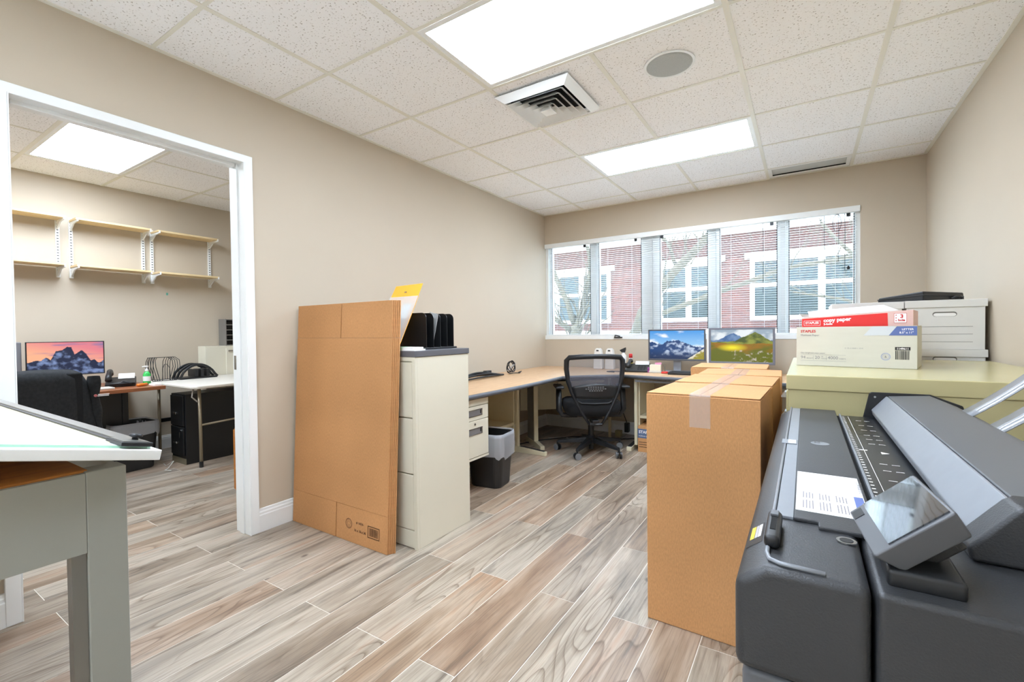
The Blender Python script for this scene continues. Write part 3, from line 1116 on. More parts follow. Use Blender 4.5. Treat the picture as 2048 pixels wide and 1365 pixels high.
def tall_carton(label, cx, cy, w, d, h, rz, tape_front):
    t = thing('carton', label, 'cardboard box', (cx, cy, 0), (0, 0, rz), group='tall sealed cartons in a row')
    hw, hd = w / 2, d / 2
    O('body', MB().box(-hw, hw, -hd, hd, 0.001, h - 0.006), KRAFT, t, bevel=0.003)
    # minor flaps under, major flaps on top with a centre seam
    for s in (-1, 1):
        b = MB()
        a = (s * (hw - 0.002), s * 0.0012)
        b.loft([[(x, y, h - 0.005 + (0.0015 if abs(x) > 0.1 else 0)) for x, y in ((min(a), -hd + 0.003), (max(a), -hd + 0.003), (max(a), hd - 0.003), (min(a), hd - 0.003))],
                [(x, y, h - 0.001 + (0.002 if abs(x) < 0.1 else 0)) for x, y in ((min(a), -hd + 0.003), (max(a), -hd + 0.003), (max(a), hd - 0.003), (min(a), hd - 0.003))]])
        O('flap', b, KRAFT, t, bevel=0.001)
    b = MB()
    tw = 0.036
    path = [(-hd - 0.0012, h - tape_front), (-hd - 0.0012, h - 0.004), (-hd + 0.002, h + 0.0022), (0, h + 0.0024), (hd - 0.002, h + 0.0022), (hd + 0.0012, h - 0.004), (hd + 0.0012, h - 0.06)]
    rings = []
    for y, z in path:
        rings.append([(-tw, y, z), (tw, y, z)])
    for A, B in zip(rings, rings[1:]):
        b.poly([A[0], A[1], B[1], B[0]])
    bmesh.ops.remove_doubles(b.bm, verts=b.bm.verts, dist=1e-5)
    O('tape', b, CLEARTAPE, t)
    return t


tall_carton('front tall sealed brown carton with clear tape, nearest in row', 2.302, -2.926, 0.392, 0.408, 0.889, math.radians(-1.6), 0.12)
tall_carton('second tall brown carton from front of the row', 2.310, -2.478, 0.400, 0.425, 0.889, math.radians(-1.4), 0.08)
tall_carton('third tall brown carton from front of the row', 2.318, -2.042, 0.395, 0.400, 0.889, math.radians(2), 0.08)
tall_carton('rearmost tall brown carton in row, in front of monitors', 2.212, -1.590, 0.425, 0.420, 0.890, math.radians(1.5), 0.08)

# ------------------------------------------------------------------ flat file
ff = thing('flat_file', 'wide putty coloured metal flat file cabinet behind the large printer', 'flat file', (2.99, -2.22, 0), world=True)
FX0, FX1, FY0, FY1, FZ = 2.558, 3.412, -2.838, -1.60, 0.95
O('body', MB().box(FX0 + 0.006, FX1, FY0 + 0.006, FY1 - 0.004, 0.06, 0.895), OLIVE, ff, bevel=0.002)
O('top_cap', MB().box(FX0, FX1 + 0.004, FY0, FY1, 0.893, FZ), OLIVE, ff, bevel=0.004)
O('plinth', MB().box(FX0 + 0.03, FX1, FY0 + 0.03, FY1 - 0.03, 0.0, 0.06), BLACKM, ff)
for i in range(10):
    z = 0.075 + i * 0.0815
    d = O('drawer', MB().box(FX0 - 0.001, FX0 + 0.0055, FY0 + 0.03, FY1 - 0.03, z, z + 0.076), OLIVE, ff, bevel=0.0015)
    for y in (FY0 + 0.22, FY1 - 0.22):
        O('handle', MB().prism([(FX0 - 0.001, z + 0.030), (FX0 - 0.024, z + 0.030), (FX0 - 0.024, z + 0.036), (FX0 - 0.012, z + 0.052), (FX0 - 0.001, z + 0.052)], y - 0.035, y + 0.035, 'y'), CHROME, d)

# paper carton, front face towards the camera
A_ = math.atan2(-0.089, 0.429)
mb_ = thing('paper_carton', 'cream paper carton with red brand lettering on the flat file front', 'paper box', (2.584, -2.283, FZ + 0.0005), (0, 0, A_))
L_, D_, H_ = 0.438, 0.285, 0.184
O('body', MB().box(0, L_, 0, D_, 0, H_ - 0.003), CARDWHITE, mb_, bevel=0.002)
O('lid_flap', MB().box(0.001, L_ - 0.001, 0.001, D_ / 2 - 0.001, H_ - 0.003, H_), CARDWHITE, mb_)
O('lid_flap', MB().box(0.001, L_ - 0.001, D_ / 2 + 0.001, D_ - 0.001, H_ - 0.003, H_), CARDWHITE, mb_)
q = -0.0008
XD, ZD = (1, 0, 0), (0, 0, 1)
lettering('STAPLES', 0.0165, (0.018, q, 0.158), XD, ZD, REDINK, mb_, 0.0005)
lettering('Multiuse Paper', 0.0125, (0.018, q, 0.1415), XD, ZD, GREYINK, mb_)
lettering('Our brightest copy paper', 0.0095, (0.018, q, 0.058), XD, ZD, GREYINK, mb_)
lettering('94', 0.020, (0.018, q, 0.0335), XD, ZD, GREYINK, mb_)
lettering('BRIGHT', 0.0075, (0.042, q, 0.0335), XD, ZD, GREYINK, mb_)
lettering('20', 0.020, (0.075, q, 0.0335), XD, ZD, GREYINK, mb_)
lettering('LB', 0.0075, (0.100, q, 0.042), XD, ZD, GREYINK, mb_)
lettering('WEIGHT', 0.006, (0.100, q, 0.0335), XD, ZD, GREYINK, mb_)
lettering('4000', 0.020, (0.126, q, 0.0335), XD, ZD, GREYINK, mb_)
lettering('SHEETS', 0.0075, (0.170, q, 0.0335), XD, ZD, GREYINK, mb_)
for x0, x1, z0, z1 in ((0.018, 0.195, 0.0525, 0.0532), (0.018, 0.195, 0.0245, 0.0252), (0.0685, 0.0692, 0.029, 0.049), (0.120, 0.1207, 0.029, 0.049)):
    O('printed_rule', MB().box(x0, x1, q - 0.0001, q, z0, z1), GREYINK, mb_)
lettering('21 FA A 004011 23:41', 0.0075, (0.190, q, 0.083), XD, ZD, GREYINK, mb_)
O('printed_band', MB().prism([(0.258, 0.143), (0.375, 0.143), (0.366, 0.182), (0.288, 0.182)], q - 0.0001, q, 'y'), PALEBLUE, mb_)
O('printed_band', MB().prism([(0.345, 0.143), (0.437, 0.143), (0.437, 0.182), (0.372, 0.182)], q - 0.0003, q - 0.0002, 'y'), BLUEINK, mb_)
lettering('LETTER', 0.0115, (0.426, q - 0.0006, 0.1655), XD, ZD, WHITEINK, mb_, 0.0002, 'RIGHT')
lettering('8.5" x 11"', 0.0115, (0.426, q - 0.0006, 0.1515), XD, ZD, WHITEINK, mb_, 0.0002, 'RIGHT')
O('printed_tab', MB().box(0.366, 0.416, q - 0.0001, q, 0.080, 0.0935), INK, mb_)
lettering('1149611', 0.0115, (0.391, q - 0.0004, 0.0825), XD, ZD, WHITEINK, mb_, 0.0003, 'CENTER')
b = MB()
x = 0.367
while x < 0.414:
    w = rb.choice((0.0012, 0.0018, 0.003))
    b.box(x, x + w, q - 0.0001, q, 0.040, 0.0775)
    x += w + rb.choice((0.0014, 0.0022))
O('barcode', b, INK, mb_, kind='stuff')
b = MB()
for r0, r1 in ((0.0165, 0.0135), (0.0105, 0.0095)):
    k = 30
    A = [b.v((0.335 + r0 * math.cos(2 * PI * i / k), q, 0.051 + r0 * math.sin(2 * PI * i / k))) for i in range(k)]
    B = [b.v((0.335 + r1 * math.cos(2 * PI * i / k), q, 0.051 + r1 * math.sin(2 * PI * i / k))) for i in range(k)]
    for i in range(k):
        b.face([A[i], A[(i + 1) % k], B[(i + 1) % k], B[i]])
O('round_seal', b, mat('seal_blue', (160, 170, 196), 0.6), mb_)
lettering('&', 0.013, (0.335, q, 0.046), XD, ZD, GREYINK, mb_, 0, 'CENTER')

# red open carton behind it
rc = thing('red_paper_carton', 'open red copy paper carton with white flap behind cream carton', 'paper box', (2.603, -1.955, FZ + 0.0005), (0, 0, math.radians(-12)))
HR = 0.260
b = MB()
b.loft([[(0, 0, 0), (0.455, 0, 0), (0.455, 0.285, 0), (0, 0.285, 0)], [(0, 0, HR - 0.026), (0.455, 0, HR), (0.455, 0.285, HR), (0, 0.285, HR - 0.026)]])
O('body', b, mat('pale_pink_card', (226, 188, 178), 0.6), rc, bevel=0.002)
O('red_front', MB().prism([(0.003, 0.002), (0.366, 0.002), (0.360, HR - 0.012), (0.003, HR - 0.032)], -0.0012, -0.0004, 'y'), REDCARD, rc)
O('flap', MB().loft([[(0.035, 0.004, HR - 0.020), (0.40, 0.004, HR + 0.000), (0.40, 0.006, HR + 0.000), (0.035, 0.006, HR - 0.020)], [(0.0, 0.135, HR + 0.012), (0.33, 0.135, HR + 0.034), (0.33, 0.137, HR + 0.034), (0.0, 0.137, HR + 0.012)]]), PAPER, rc)
O('flap', MB().loft([[(0.0, 0.004, HR - 0.024), (0.0, 0.28, HR - 0.024), (0.002, 0.28, HR - 0.024), (0.002, 0.004, HR - 0.024)], [(-0.012, 0.004, HR - 0.004), (-0.012, 0.28, HR - 0.004), (-0.010, 0.28, HR - 0.004), (-0.010, 0.004, HR - 0.004)]]), PAPER, rc)
lettering('STAPLES', 0.0165, (0.018, -0.0018, 0.200), (1, 0, 0.02), (-0.02, 0, 1), WHITEINK, rc, 0.0005)
O('printed_frame', ring_wall(0.011, 0.086, 0.192, 0.218, 0.0127, 0.0843, 0.1937, 0.2163, -0.0016, -0.0013), WHITEINK, rc)
lettering('copy paper', 0.026, (0.100, -0.0018, 0.209), (1, 0, 0.055), (-0.055, 0, 1), WHITEINK, rc, 0.0010)
lettering('3-hole', 0.015, (0.100, -0.0018, 0.193), (1, 0, 0.055), (-0.055, 0, 1), WHITEINK, rc, 0.0007)
O('printed_panel', MB().box(0.385, 0.430, -0.0012, -0.0004, 0.200, 0.244), PAPER, rc)
O('printed_frame', ring_wall(0.384, 0.431, 0.199, 0.245, 0.3853, 0.4297, 0.2003, 0.2437, -0.0014, -0.0012), REDINK, rc)
lettering('3', 0.024, (0.413, -0.0016, 0.2225), XD, ZD, REDINK, rc, 0.001, 'CENTER')
lettering('hole', 0.0145, (0.412, -0.0016, 0.2075), XD, ZD, REDINK, rc, 0.0007, 'CENTER')
for z in (0.236, 0.223, 0.210):
    O('printed_dot', MB().cyl((0.392, -0.0016, z), 0.0025, 0.0003, 'y', 12), REDINK, rc)

# white storage boxes behind the flat file


def storage_box(label, x0, x1, z0, z1, holes=True):
    t = thing('storage_box', label, 'storage box', ((x0 + x1) / 2, -1.34, z0), group='white lidded storage boxes behind the flat file', world=True)
    O('body', MB().box(x0 + 0.008, x1 - 0.008, -1.545, -1.15, z0, z1 - 0.004), BOXWHITE, t, bevel=0.002)
    O('lid', MB().box(x0, x1, -1.552, -1.142, z1 - 0.040, z1), BOXWHITE, t, bevel=0.002)
    cx = (x0 + x1) / 2
    if holes:
        hz = z1 - 0.077 if z1 > 1.1 else z1 - 0.052
        pts = [(cx + s * 0.036 + 0.013 * math.cos(a + (0 if s > 0 else PI)), hz + 0.013 * math.sin(a + (0 if s > 0 else PI))) for s in (1, -1) for a in [-PI / 2 + PI * i / 8 for i in range(9)]]
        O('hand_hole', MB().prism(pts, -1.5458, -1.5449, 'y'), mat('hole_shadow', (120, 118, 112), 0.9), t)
        pts2 = [(cx + (px - cx) * 0.93, hz - 0.003 + (pz - hz) * 0.7) for px, pz in pts]
        O('hole_paper', MB().prism(pts2, -1.5462, -1.5459, 'y'), PAPER, t)
    for i in range(3):
        z = z1 - 0.145 - 0.041 * i
        if z1 > 1.1:
            O('printed_rule', MB().box(x0 + 0.03, x1 - 0.055, -1.5456, -1.5449, z, z + 0.0015), INK, t)
    return t


storage_box('white lidded storage box with printed lines nearest right wall', 3.085, 3.415, 1.0065, 1.273)
storage_box('lower white storage box under the lined one, against right wall', 3.085, 3.417, 0.0, 1.006)
storage_box('white lidded storage box behind the red paper carton', 2.752, 3.082, 1.0065, 1.271, False)
storage_box('lower white storage box mostly hidden behind paper cartons', 2.752, 3.082, 0.0, 1.006, False)

pf = thing('portfolio_case', 'black zip portfolio case lying on the white storage boxes', 'portfolio', (3.165, -1.530, 1.2738), (0, 0, math.radians(45)))
b = MB()
b.loft([[(0, 0, 0), (0.30, 0, 0), (0.30, 0.255, 0), (-0.0, 0.255, 0)], [(0.0, 0.0, 0.052), (0.295, 0.004, 0.047), (0.295, 0.25, 0.036), (0.004, 0.25, 0.030)]])
O('shell', b, BLACKP, pf, bevel=0.006)
O('zip', MB().tube([(0.27, -0.002, 0.026), (0.0, -0.002, 0.030), (-0.002, 0.25, 0.018)], 0.003, 6), BLACKM, pf)
O('handle', MB().tube([(0.20, -0.004, 0.012), (0.205, -0.014, 0.020), (0.235, -0.016, 0.026), (0.262, -0.014, 0.020), (0.266, -0.004, 0.012)], 0.006, 8), BLACKM, pf)

# ------------------------------------------------------------------ wide format printer
pr = thing('wide_format_printer', 'large dark grey wide format printer with scanner bar and touch screen', 'printer', (2.80, -3.575, 0), world=True)
PY0, PY1 = -4.262, -2.885
O('lower_body', MB().box(2.548, 3.10, PY0 + 0.01, PY1 - 0.01, 0.28, 0.682), MGREY, pr, bevel=0.012)
for x0, x1 in ((2.60, 2.68), (2.98, 3.06)):
    for y in (-4.14, -3.08):
        O('leg', MB().box(x0, x1, y, y + 0.09, 0.0, 0.28), DGREY, pr, bevel=0.005)
left = O('roll_housing', MB().prism([(2.541, 0.686), (2.541, 0.800), (2.576, 0.8265), (2.604, 0.8265), (2.684, 0.8285), (2.684, 0.686)], PY0, PY1, 'y'), DGREY, pr, bevel=0.012, seg=3)
O('near_housing', MB().prism([(2.688, 0.686), (2.688, 0.8265), (3.11, 0.8265), (3.11, 0.686)], PY0, -4.05, 'y'), DGREY, pr, bevel=0.008, seg=3)
O('bed', MB().box(2.684, 3.10, -4.05, PY1, 0.686, 0.812), DGREY, pr)
O('edge_highlight', MB().tube([(2.576, PY1 + 0.01, 0.829), (2.576, -4.06, 0.829), (2.576, -4.222, 0.829), (2.580, -4.240, 0.829), (2.592, -4.247, 0.829), (2.640, -4.249, 0.829)], 0.0030, 8), LGREY, pr, smooth=True)  # light grey tube paints the highlight along the ridge
O('facet', MB().box(2.580, 2.604, -4.075, PY1 - 0.012, 0.8265, 0.8315), LGREY, pr, bevel=0.001)
cover = O('roll_cover', MB().prism([(2.604, -4.078), (2.636, -4.078), (2.636, -4.10), (2.709, -4.10), (2.709, PY1 - 0.012), (2.604, PY1 - 0.012)], 0.8262, 0.8330, 'z'), DGREY, pr, bevel=0.002)
O('slot', MB().box(2.709, 2.720, -4.05, PY1 - 0.006, 0.806, 0.8135), MATTEBLACK, pr)
O('slot_lip', MB().box(2.720, 2.7245, -4.05, PY1 - 0.01, 0.811, 0.822), LGREY, pr)
PLATE = mat('black_paper_guide', (28, 29, 32), 0.3)
pl = O('paper_guide', MB().box(2.7245, 2.826, -4.05, PY1 - 0.01, 0.812, 0.8165), PLATE, pr)
b = MB()
y = -4.03
while y < PY1 - 0.03:
    b.box(2.728, 2.734, y, y + 0.0045, 0.8165, 0.8168)
    y += 0.0235
O('ruler_ticks', b, WHITEINK, pl, kind='stuff')
O('ruler_line', MB().box(2.7445, 2.7455, -4.04, PY1 - 0.03, 0.8165, 0.8168), WHITEINK, pl)
for yy in (-2.99, -3.08, -3.16, -3.24, -3.30, -3.36, -3.58, -3.64, -3.72, -3.83):
    for xx in (2.762, 2.784):
        O('guide_mark', MB().box(xx, xx + 0.014, yy, yy + 0.0022, 0.8165, 0.8168), WHITEINK, pl)
O('guide_mark', MB().prism([(2.778, -3.475), (2.794, -3.462), (2.778, -3.450)], 0.8165, 0.8168, 'z'), WHITEINK, pl)
O('guide_mark', MB().box(2.735, 2.752, -3.448, -3.442, 0.8165, 0.8169), WHITEINK, pl)
# scanner bar
SY0, SY1 = -4.055, PY1 - 0.006
O('scanner_front', MB().prism([(2.816, 0.824), (2.812, 0.843), (2.8525, 0.893), (2.858, 0.890), (2.822, 0.824)], SY0, SY1, 'y'), LGREY, pr, bevel=0.003)
O('scanner_lid', MB().prism([(2.8565, 0.8935), (2.9625, 0.9015), (3.03, 0.870), (3.05, 0.815), (2.85, 0.815), (2.8585, 0.885)], SY0, SY1, 'y'), MGREY, pr, bevel=0.003)
O('scanner_end_cap', MB().prism([(2.798, 0.8275), (2.794, 0.845), (2.838, 0.900), (2.848, 0.907), (2.965, 0.912), (3.05, 0.880), (3.07, 0.8275)], -4.112, -4.056, 'y'), DGREY, pr, bevel=0.006, seg=3)
O('end_plate', MB().prism([(2.789, 0.812), (2.806, 0.898), (2.812, 0.904), (2.966, 0.9045), (3.045, 0.872), (3.06, 0.812)], PY1 - 0.005, PY1 + 0.004, 'y'), BLACKP, pr, bevel=0.003)
O('screw', MB().cyl((2.822, PY1 - 0.0075, 0.888), 0.0035, 0.003, 'y', 12), CHROME, pr)
# touch screen on its arm
BLp, TLp, TRp = Vector((2.686, -4.242, 0.860)), Vector((2.673, -4.098, 0.860)), Vector((2.746, -4.097, 0.925))
ex = (TLp - BLp).normalized()
ey = (TRp - TLp)
ey = (ey - ex * ey.dot(ex)).normalized()
ez = ey.cross(ex)
if ez.z < 0:
    ez = -ez
wX, wY = 0.150, 0.098
b = MB()
b.M = Matrix(((ex.x, ey.x, ez.x, BLp.x), (ex.y, ey.y, ez.y, BLp.y), (ex.z, ey.z, ez.z, BLp.z), (0, 0, 0, 1)))
PM = b.M.copy()
b.loft([[(0.012, 0.012, -0.034), (wX - 0.012, 0.012, -0.034), (wX - 0.012, wY - 0.006, -0.034), (0.012, wY - 0.006, -0.034)], [(0, 0, 0), (wX, 0, 0), (wX, wY, 0), (0, wY, 0)]])
panel = O('control_panel', b, MGREY, pr, bevel=0.003)
SCR = mat('screen_film', (70, 74, 80), 0.06, coat=1.0)
nt_, p_, N_, L_n = nodes(SCR)
tc_ = N_('ShaderNodeTexCoord')
wv_ = N_('ShaderNodeTexWave')
wv_.inputs['Scale'].default_value = 60
wv_.inputs['Distortion'].default_value = 6
wv_.inputs['Detail'].default_value = 2
wv_.inputs['Detail Scale'].default_value = 0.35
L_n(tc_.outputs['Object'], wv_.inputs['Vector'])
rr_ = ramp(nt_, [(0.0, rgb(16, 17, 20)), (0.10, rgb(52, 55, 60)), (1.0, rgb(60, 64, 70))])
L_n(wv_.outputs['Fac'], rr_.inputs['Fac'])
L_n(rr_.outputs['Color'], p_.inputs['Base Color'])
b = MB()
b.M = PM
b.box(0.006, wX - 0.006, 0.022, wY - 0.004, 0.0002, 0.0018)
O('screen', b, SCR, panel)
b = MB()
b.M = PM
b.box(wX - 0.036, wX - 0.010, 0.003, 0.017, 0.0002, 0.0008)
O('maker_mark', b, BLACKP, panel)
b = MB()
b.M = PM
b.box(0.05, 0.11, 0.03, 0.08, -0.06, -0.03)
O('panel_arm', b, DGREY, pr, bevel=0.003)
O('arm_base', MB().box(2.700, 2.770, -4.235, -4.150, 0.824, 0.846), BLACKP, pr, bevel=0.005)
# small fittings on the cover
O('logo_disc', MB().lathe([(0.020, 0.0), (0.020, 0.0004)], (2.651, -3.50, 0.8332), 32), LGREY, cover)
lettering('hp', 0.026, (2.651, -3.493, 0.8340), (0, 1, 0), (-1, 0, 0), DGREY, cover, 0.0, 'CENTER')
sheet = O('instruction_sheet', MB().box(2.606, 2.704, -4.040, -3.800, 0.8331, 0.8334), PAPER, cover)
lettering('Download and', 0.012, (2.700, -3.83, 0.8338), (0, -1, 0), (1, 0, 0), GREYINK, sheet, 0, 'LEFT')
b = MB()
for xx in (2.616, 2.640, 2.664):
    for k in range(4):
        b.box(xx + 0.0045 * k, xx + 0.0045 * k + 0.0014, -4.025, -3.985 + 0.004 * (k % 2), 0.8334, 0.8337)
        b.box(xx + 0.0045 * k, xx + 0.0045 * k + 0.0014, -3.970, -3.935 - 0.005 * (k % 2), 0.8334, 0.8337)
O('printed_lines', b, GREYINK, sheet, kind='stuff')
O('printed_block', MB().box(2.690, 2.703, -3.985, -3.925, 0.8334, 0.8337), BLUEINK, sheet)
tl = O('cutter_tool', MB().box(2.571, 2.590, -4.206, -4.098, 0.828, 0.846), BLACKP, pr, bevel=0.006, seg=3)
O('tool_slot', MB().box(2.577, 2.584, -4.180, -4.130, 0.846, 0.8468), MATTEBLACK, tl)
O('tool_clip', MB().box(2.575, 2.586, -4.128, -4.108, 0.846, 0.850), MGREY, tl, bevel=0.001)
bt = O('cover_button', MB().lathe([(0.012, 0.0), (0.012, 0.002)], (2.668, -4.128, 0.8285), 28), CHROME, pr)
O('button_mark', MB().lathe([(0.008, 0.0), (0.008, 0.0004)], (2.668, -4.128, 0.8306), 24), BLACKP, bt)
b = MB()
sl_n = Vector((-0.0265, 0, 0.035)).normalized()


def on_slope(u, y, lift):
    p = Vector((2.541, y, 0.800)).lerp(Vector((2.576, y, 0.8265)), u) + sl_n * lift
    return tuple(p)


for (u0, u1, y0, y1, m, nm, lf) in ((0.12, 0.72, -4.165, -4.085, BLACKM, 'ink_label', 0.0005), (0.22, 0.38, -4.140, -4.090, mat('ink_yellow', (226, 190, 60), 0.5), 'ink_stripe', 0.0008), (0.40, 0.50, -4.140, -4.090, mat('ink_grey', (176, 170, 170), 0.5), 'ink_stripe', 0.0008), (0.52, 0.64, -4.140, -4.090, WHITEINK, 'ink_stripe', 0.0008)):
    O(nm, MB().poly([on_slope(u0, y0, lf), on_slope(u1, y0, lf), on_slope(u1, y1, lf), on_slope(u0, y1, lf)]), m, pr)
lw = O('latch_window', MB().box(2.568, 2.602, -3.535, -3.485, 0.8312, 0.8335), LGREY, pr, bevel=0.001)
O('latch_hole', MB().box(2.582, 2.599, -3.530, -3.490, 0.8335, 0.8338), PAPER, lw)
# curved output ribbons beyond the scanner
for i, (y, lift) in enumerate(((-3.12, 0.02), (-3.30, 0.0), (-3.50, -0.005))):
    b = MB()
    pts = [(3.00 + 0.22 * t, 0.858 + lift + 0.22 * t * (0.75 + 0.25 * t)) for t in [k / 8 for k in range(9)]]
    for (xa, za), (xb, zb) in zip(pts, pts[1:]):
        b.poly([(xa, y - 0.05, za), (xb, y - 0.05, zb), (xb, y + 0.05, zb), (xa, y + 0.05, za)])
    bmesh.ops.remove_doubles(b.bm, verts=b.bm.verts, dist=1e-5)
    O('output_ribbon', b, mat('smoky_film', (150, 152, 156), 0.15), pr, smooth=True, solid=0.003)

# ------------------------------------------------------------------ drafting table with tilted light box
dt = thing('drafting_table', 'grey steel drafting table base with honey wood top', 'table', (0.85, -5.25, 0), world=True)
TX0, TX1, TY0, TY1, TZ = 0.10, 1.592, -5.90, -4.606, 0.900
for x0, x1, y0, y1 in ((TX1 - 0.045, TX1, TY1 - 0.056, TY1), (TX0, TX0 + 0.045, TY1 - 0.040, TY1), (TX1 - 0.045, TX1, TY0, TY0 + 0.040), (TX0, TX0 + 0.045, TY0, TY0 + 0.040)):
    O('leg', MB().prism([(x0, y0), (x1, y0), (x1, y1), (x0, y1)], 0, TZ - 0.002, 'z'), LEGGREY, dt, bevel=0.002)
O('apron', MB().box(TX1 - 0.012, TX1 - 0.001, TY0 + 0.04, TY1 - 0.0565, 0.760, TZ - 0.004), LEGGREY, dt)
O('apron', MB().box(TX0 + 0.001, TX0 + 0.012, TY0 + 0.04, TY1 - 0.0405, 0.760, TZ - 0.004), LEGGREY, dt)
O('apron', MB().box(TX0 + 0.045, TX1 - 0.0455, TY1 - 0.012, TY1 - 0.001, 0.760, TZ - 0.004), LEGGREY, dt)
O('leg_return', MB().box(TX1 - 0.030, TX1 - 0.006, TY1 - 0.076, TY1 - 0.0565, 0.0, 0.760), ALU, dt)
O('tabletop', MB().box(TX0 + 0.013, TX1 - 0.0125, TY0 + 0.05, TY1 - 0.050, 0.872, TZ + 0.0), BOARDWOOD, dt, bevel=0.002)

SLP = math.atan2(0.0455, 0.199)
lb = thing('light_box', 'white glass topped light box tilted on the drafting table', 'light box', (0.86, -4.566, TZ + 0.001), (-SLP, 0, 0))
LX = 0.765
O('case', MB().box(-0.74, LX, -1.05, 0.0, 0.0, 0.0185), TRIM, lb, bevel=0.0015)
gl = O('glass_top', MB().box(-0.73, LX - 0.022, -1.04, -0.012, 0.0186, 0.0230), mat('white_back_glass', (250, 252, 250), 0.08), lb, bevel=0.0008)
O('glass_edge', MB().box(LX - 0.022, LX - 0.0205, -1.04, -0.012, 0.0186, 0.0229), GREENTINT, gl)
bar = O('parallel_bar', MB().box(-0.72, LX - 0.08, -0.046, -0.012, 0.0232, 0.030), ALU, lb, bevel=0.0015)
O('bar_groove', MB().box(-0.72, LX - 0.08, -0.056, -0.046, 0.0232, 0.0275), BLACKP, bar)
O('bar_lip', MB().box(-0.72, LX - 0.06, -0.0625, -0.056, 0.0232, 0.0245), mat('cream_plastic', (226, 220, 180), 0.4), bar)
sk = O('slider', MB().box(LX - 0.082, LX - 0.006, -0.062, -0.014, 0.0232, 0.0305), BLACKP, lb, bevel=0.0015)
O('slider_plate', MB().box(LX - 0.076, LX - 0.012, -0.058, -0.018, 0.0305, 0.0315), ALU, sk)
O('knob', MB().lathe([(0.005, 0.0), (0.005, 0.004), (0.0105, 0.006), (0.0105, 0.0095), (0.004, 0.011)], (LX - 0.045, -0.030, 0.0315), 20), BLACKP, sk, smooth=True)

# ------------------------------------------------------------------ desks in the corner
DZ = 0.712
DT = 0.030


def banded_top(root, poly, front, name='desktop'):
    """wood-look slab with a dark rounded band along its front edge"""
    O(name, MB().prism(poly, DZ - DT, DZ, 'z'), DESKWOOD, root)
    O('edge_band', MB().tube([(x, y, DZ - DT / 2) for x, y in front], 0.0165, 10), EDGE, root, smooth=True)


def bend(a, c, k, n=8):
    """slightly bowed line between two points"""
    a, c = Vector(a), Vector(c)
    nrm = Vector((c.y - a.y, a.x - c.x)).normalized()
    return [tuple(a.lerp(c, i / n) + nrm * (k * math.sin(PI * i / n))) for i in range(n + 1)]


d1 = thing('desk', 'left wood look desk along wall with curved grey front edge', 'desk', (0.4, -1.95, 0), world=True, group='joined corner desks')
fr = bend((0.765, -2.73), (0.745, -1.10), 0.02)
banded_top(d1, [(0.006, -2.73)] + fr + [(0.006, -1.225)], fr)
O('leg', MB().box(0.340, 0.367, -1.262, -1.222, 0.055, DZ - DT), CREAM2, d1, bevel=0.002)
O('foot', MB().prism([(0.06, 0.0), (0.655, 0.0), (0.655, 0.036), (0.42, 0.055), (0.06, 0.055)], -1.262, -1.222, 'y'), CREAM2, d1, bevel=0.003)
O('foot_pad', MB().prism([(0.38, 0.0555), (0.42, 0.0565), (0.640, 0.0395), (0.640, 0.0385)], -1.258, -1.226, 'y'), BLACKP, d1)
O('rear_leg', MB().box(0.03, 0.06, -2.70, -2.66, 0.0, DZ - DT), CREAM2, d1)

cdk = thing('corner_desk', 'wood look corner desk section under the left window end', 'desk', (0.5, -0.5, 0), world=True, group='joined corner desks')
dg = bend((0.742, -1.098), (1.185, -0.690), -0.045)
banded_top(cdk, [(0.006, -1.223), (0.742, -1.098)] + dg[1:] + [(1.205, -0.006), (0.006, -0.006)], dg)
cv = Vector((0.55, -1.0)).normalized()
b = MB()
b.M = Matrix.Translation((0.37, -0.945, 0)) @ Matrix.Rotation(math.radians(-40), 4, 'Z')
b.box(-0.15, 0.03, -0.02, 0.02, 0.05, DZ - DT)
O('leg', b, LEGGREY, cdk, bevel=0.002)
b = MB()
b.M = Matrix.Translation((0.37, -0.945, 0)) @ Matrix.Rotation(math.radians(-40), 4, 'Z')
b.box(0.0305, 0.046, -0.021, 0.021, 0.05, DZ - DT)
O('leg_trim', b, CREAM2, cdk)
b = MB()
b.M = Matrix.Translation((0.37, -0.945, 0)) @ Matrix.Rotation(math.radians(-40), 4, 'Z')
b.prism([(-0.20, 0.0), (0.21, 0.0), (0.21, 0.036), (0.06, 0.05), (-0.20, 0.05)], -0.022, 0.022, 'y')
O('foot', b, CREAM2, cdk, bevel=0.003)
O('rear_leg', MB().box(0.895, 0.918, -0.31, -0.285, 0.0, DZ - DT), CREAM2, cdk)
O('modesty_panel', MB().prism([(0.12, -0.80), (0.13, -0.79), (0.73, -0.20), (0.72, -0.21)], 0.30, DZ - DT - 0.002, 'z'), CREAM2, cdk)
b = MB()
b.M = Matrix.Translation((0.80, -0.86, 0)) @ Matrix.Rotation(math.radians(42.6), 4, 'Z')
b.box(-0.20, 0.26, -0.02, 0.25, 0.630, 0.655)
O('keyboard_tray', b, CREAM2, cdk, bevel=0.003)
b = MB()
b.M = Matrix.Translation((0.80, -0.86, 0)) @ Matrix.Rotation(math.radians(42.6), 4, 'Z')
b.box(-0.20, 0.26, -0.03, 0.02, 0.655, 0.668)
O('tray_front', b, BLACKP, cdk)

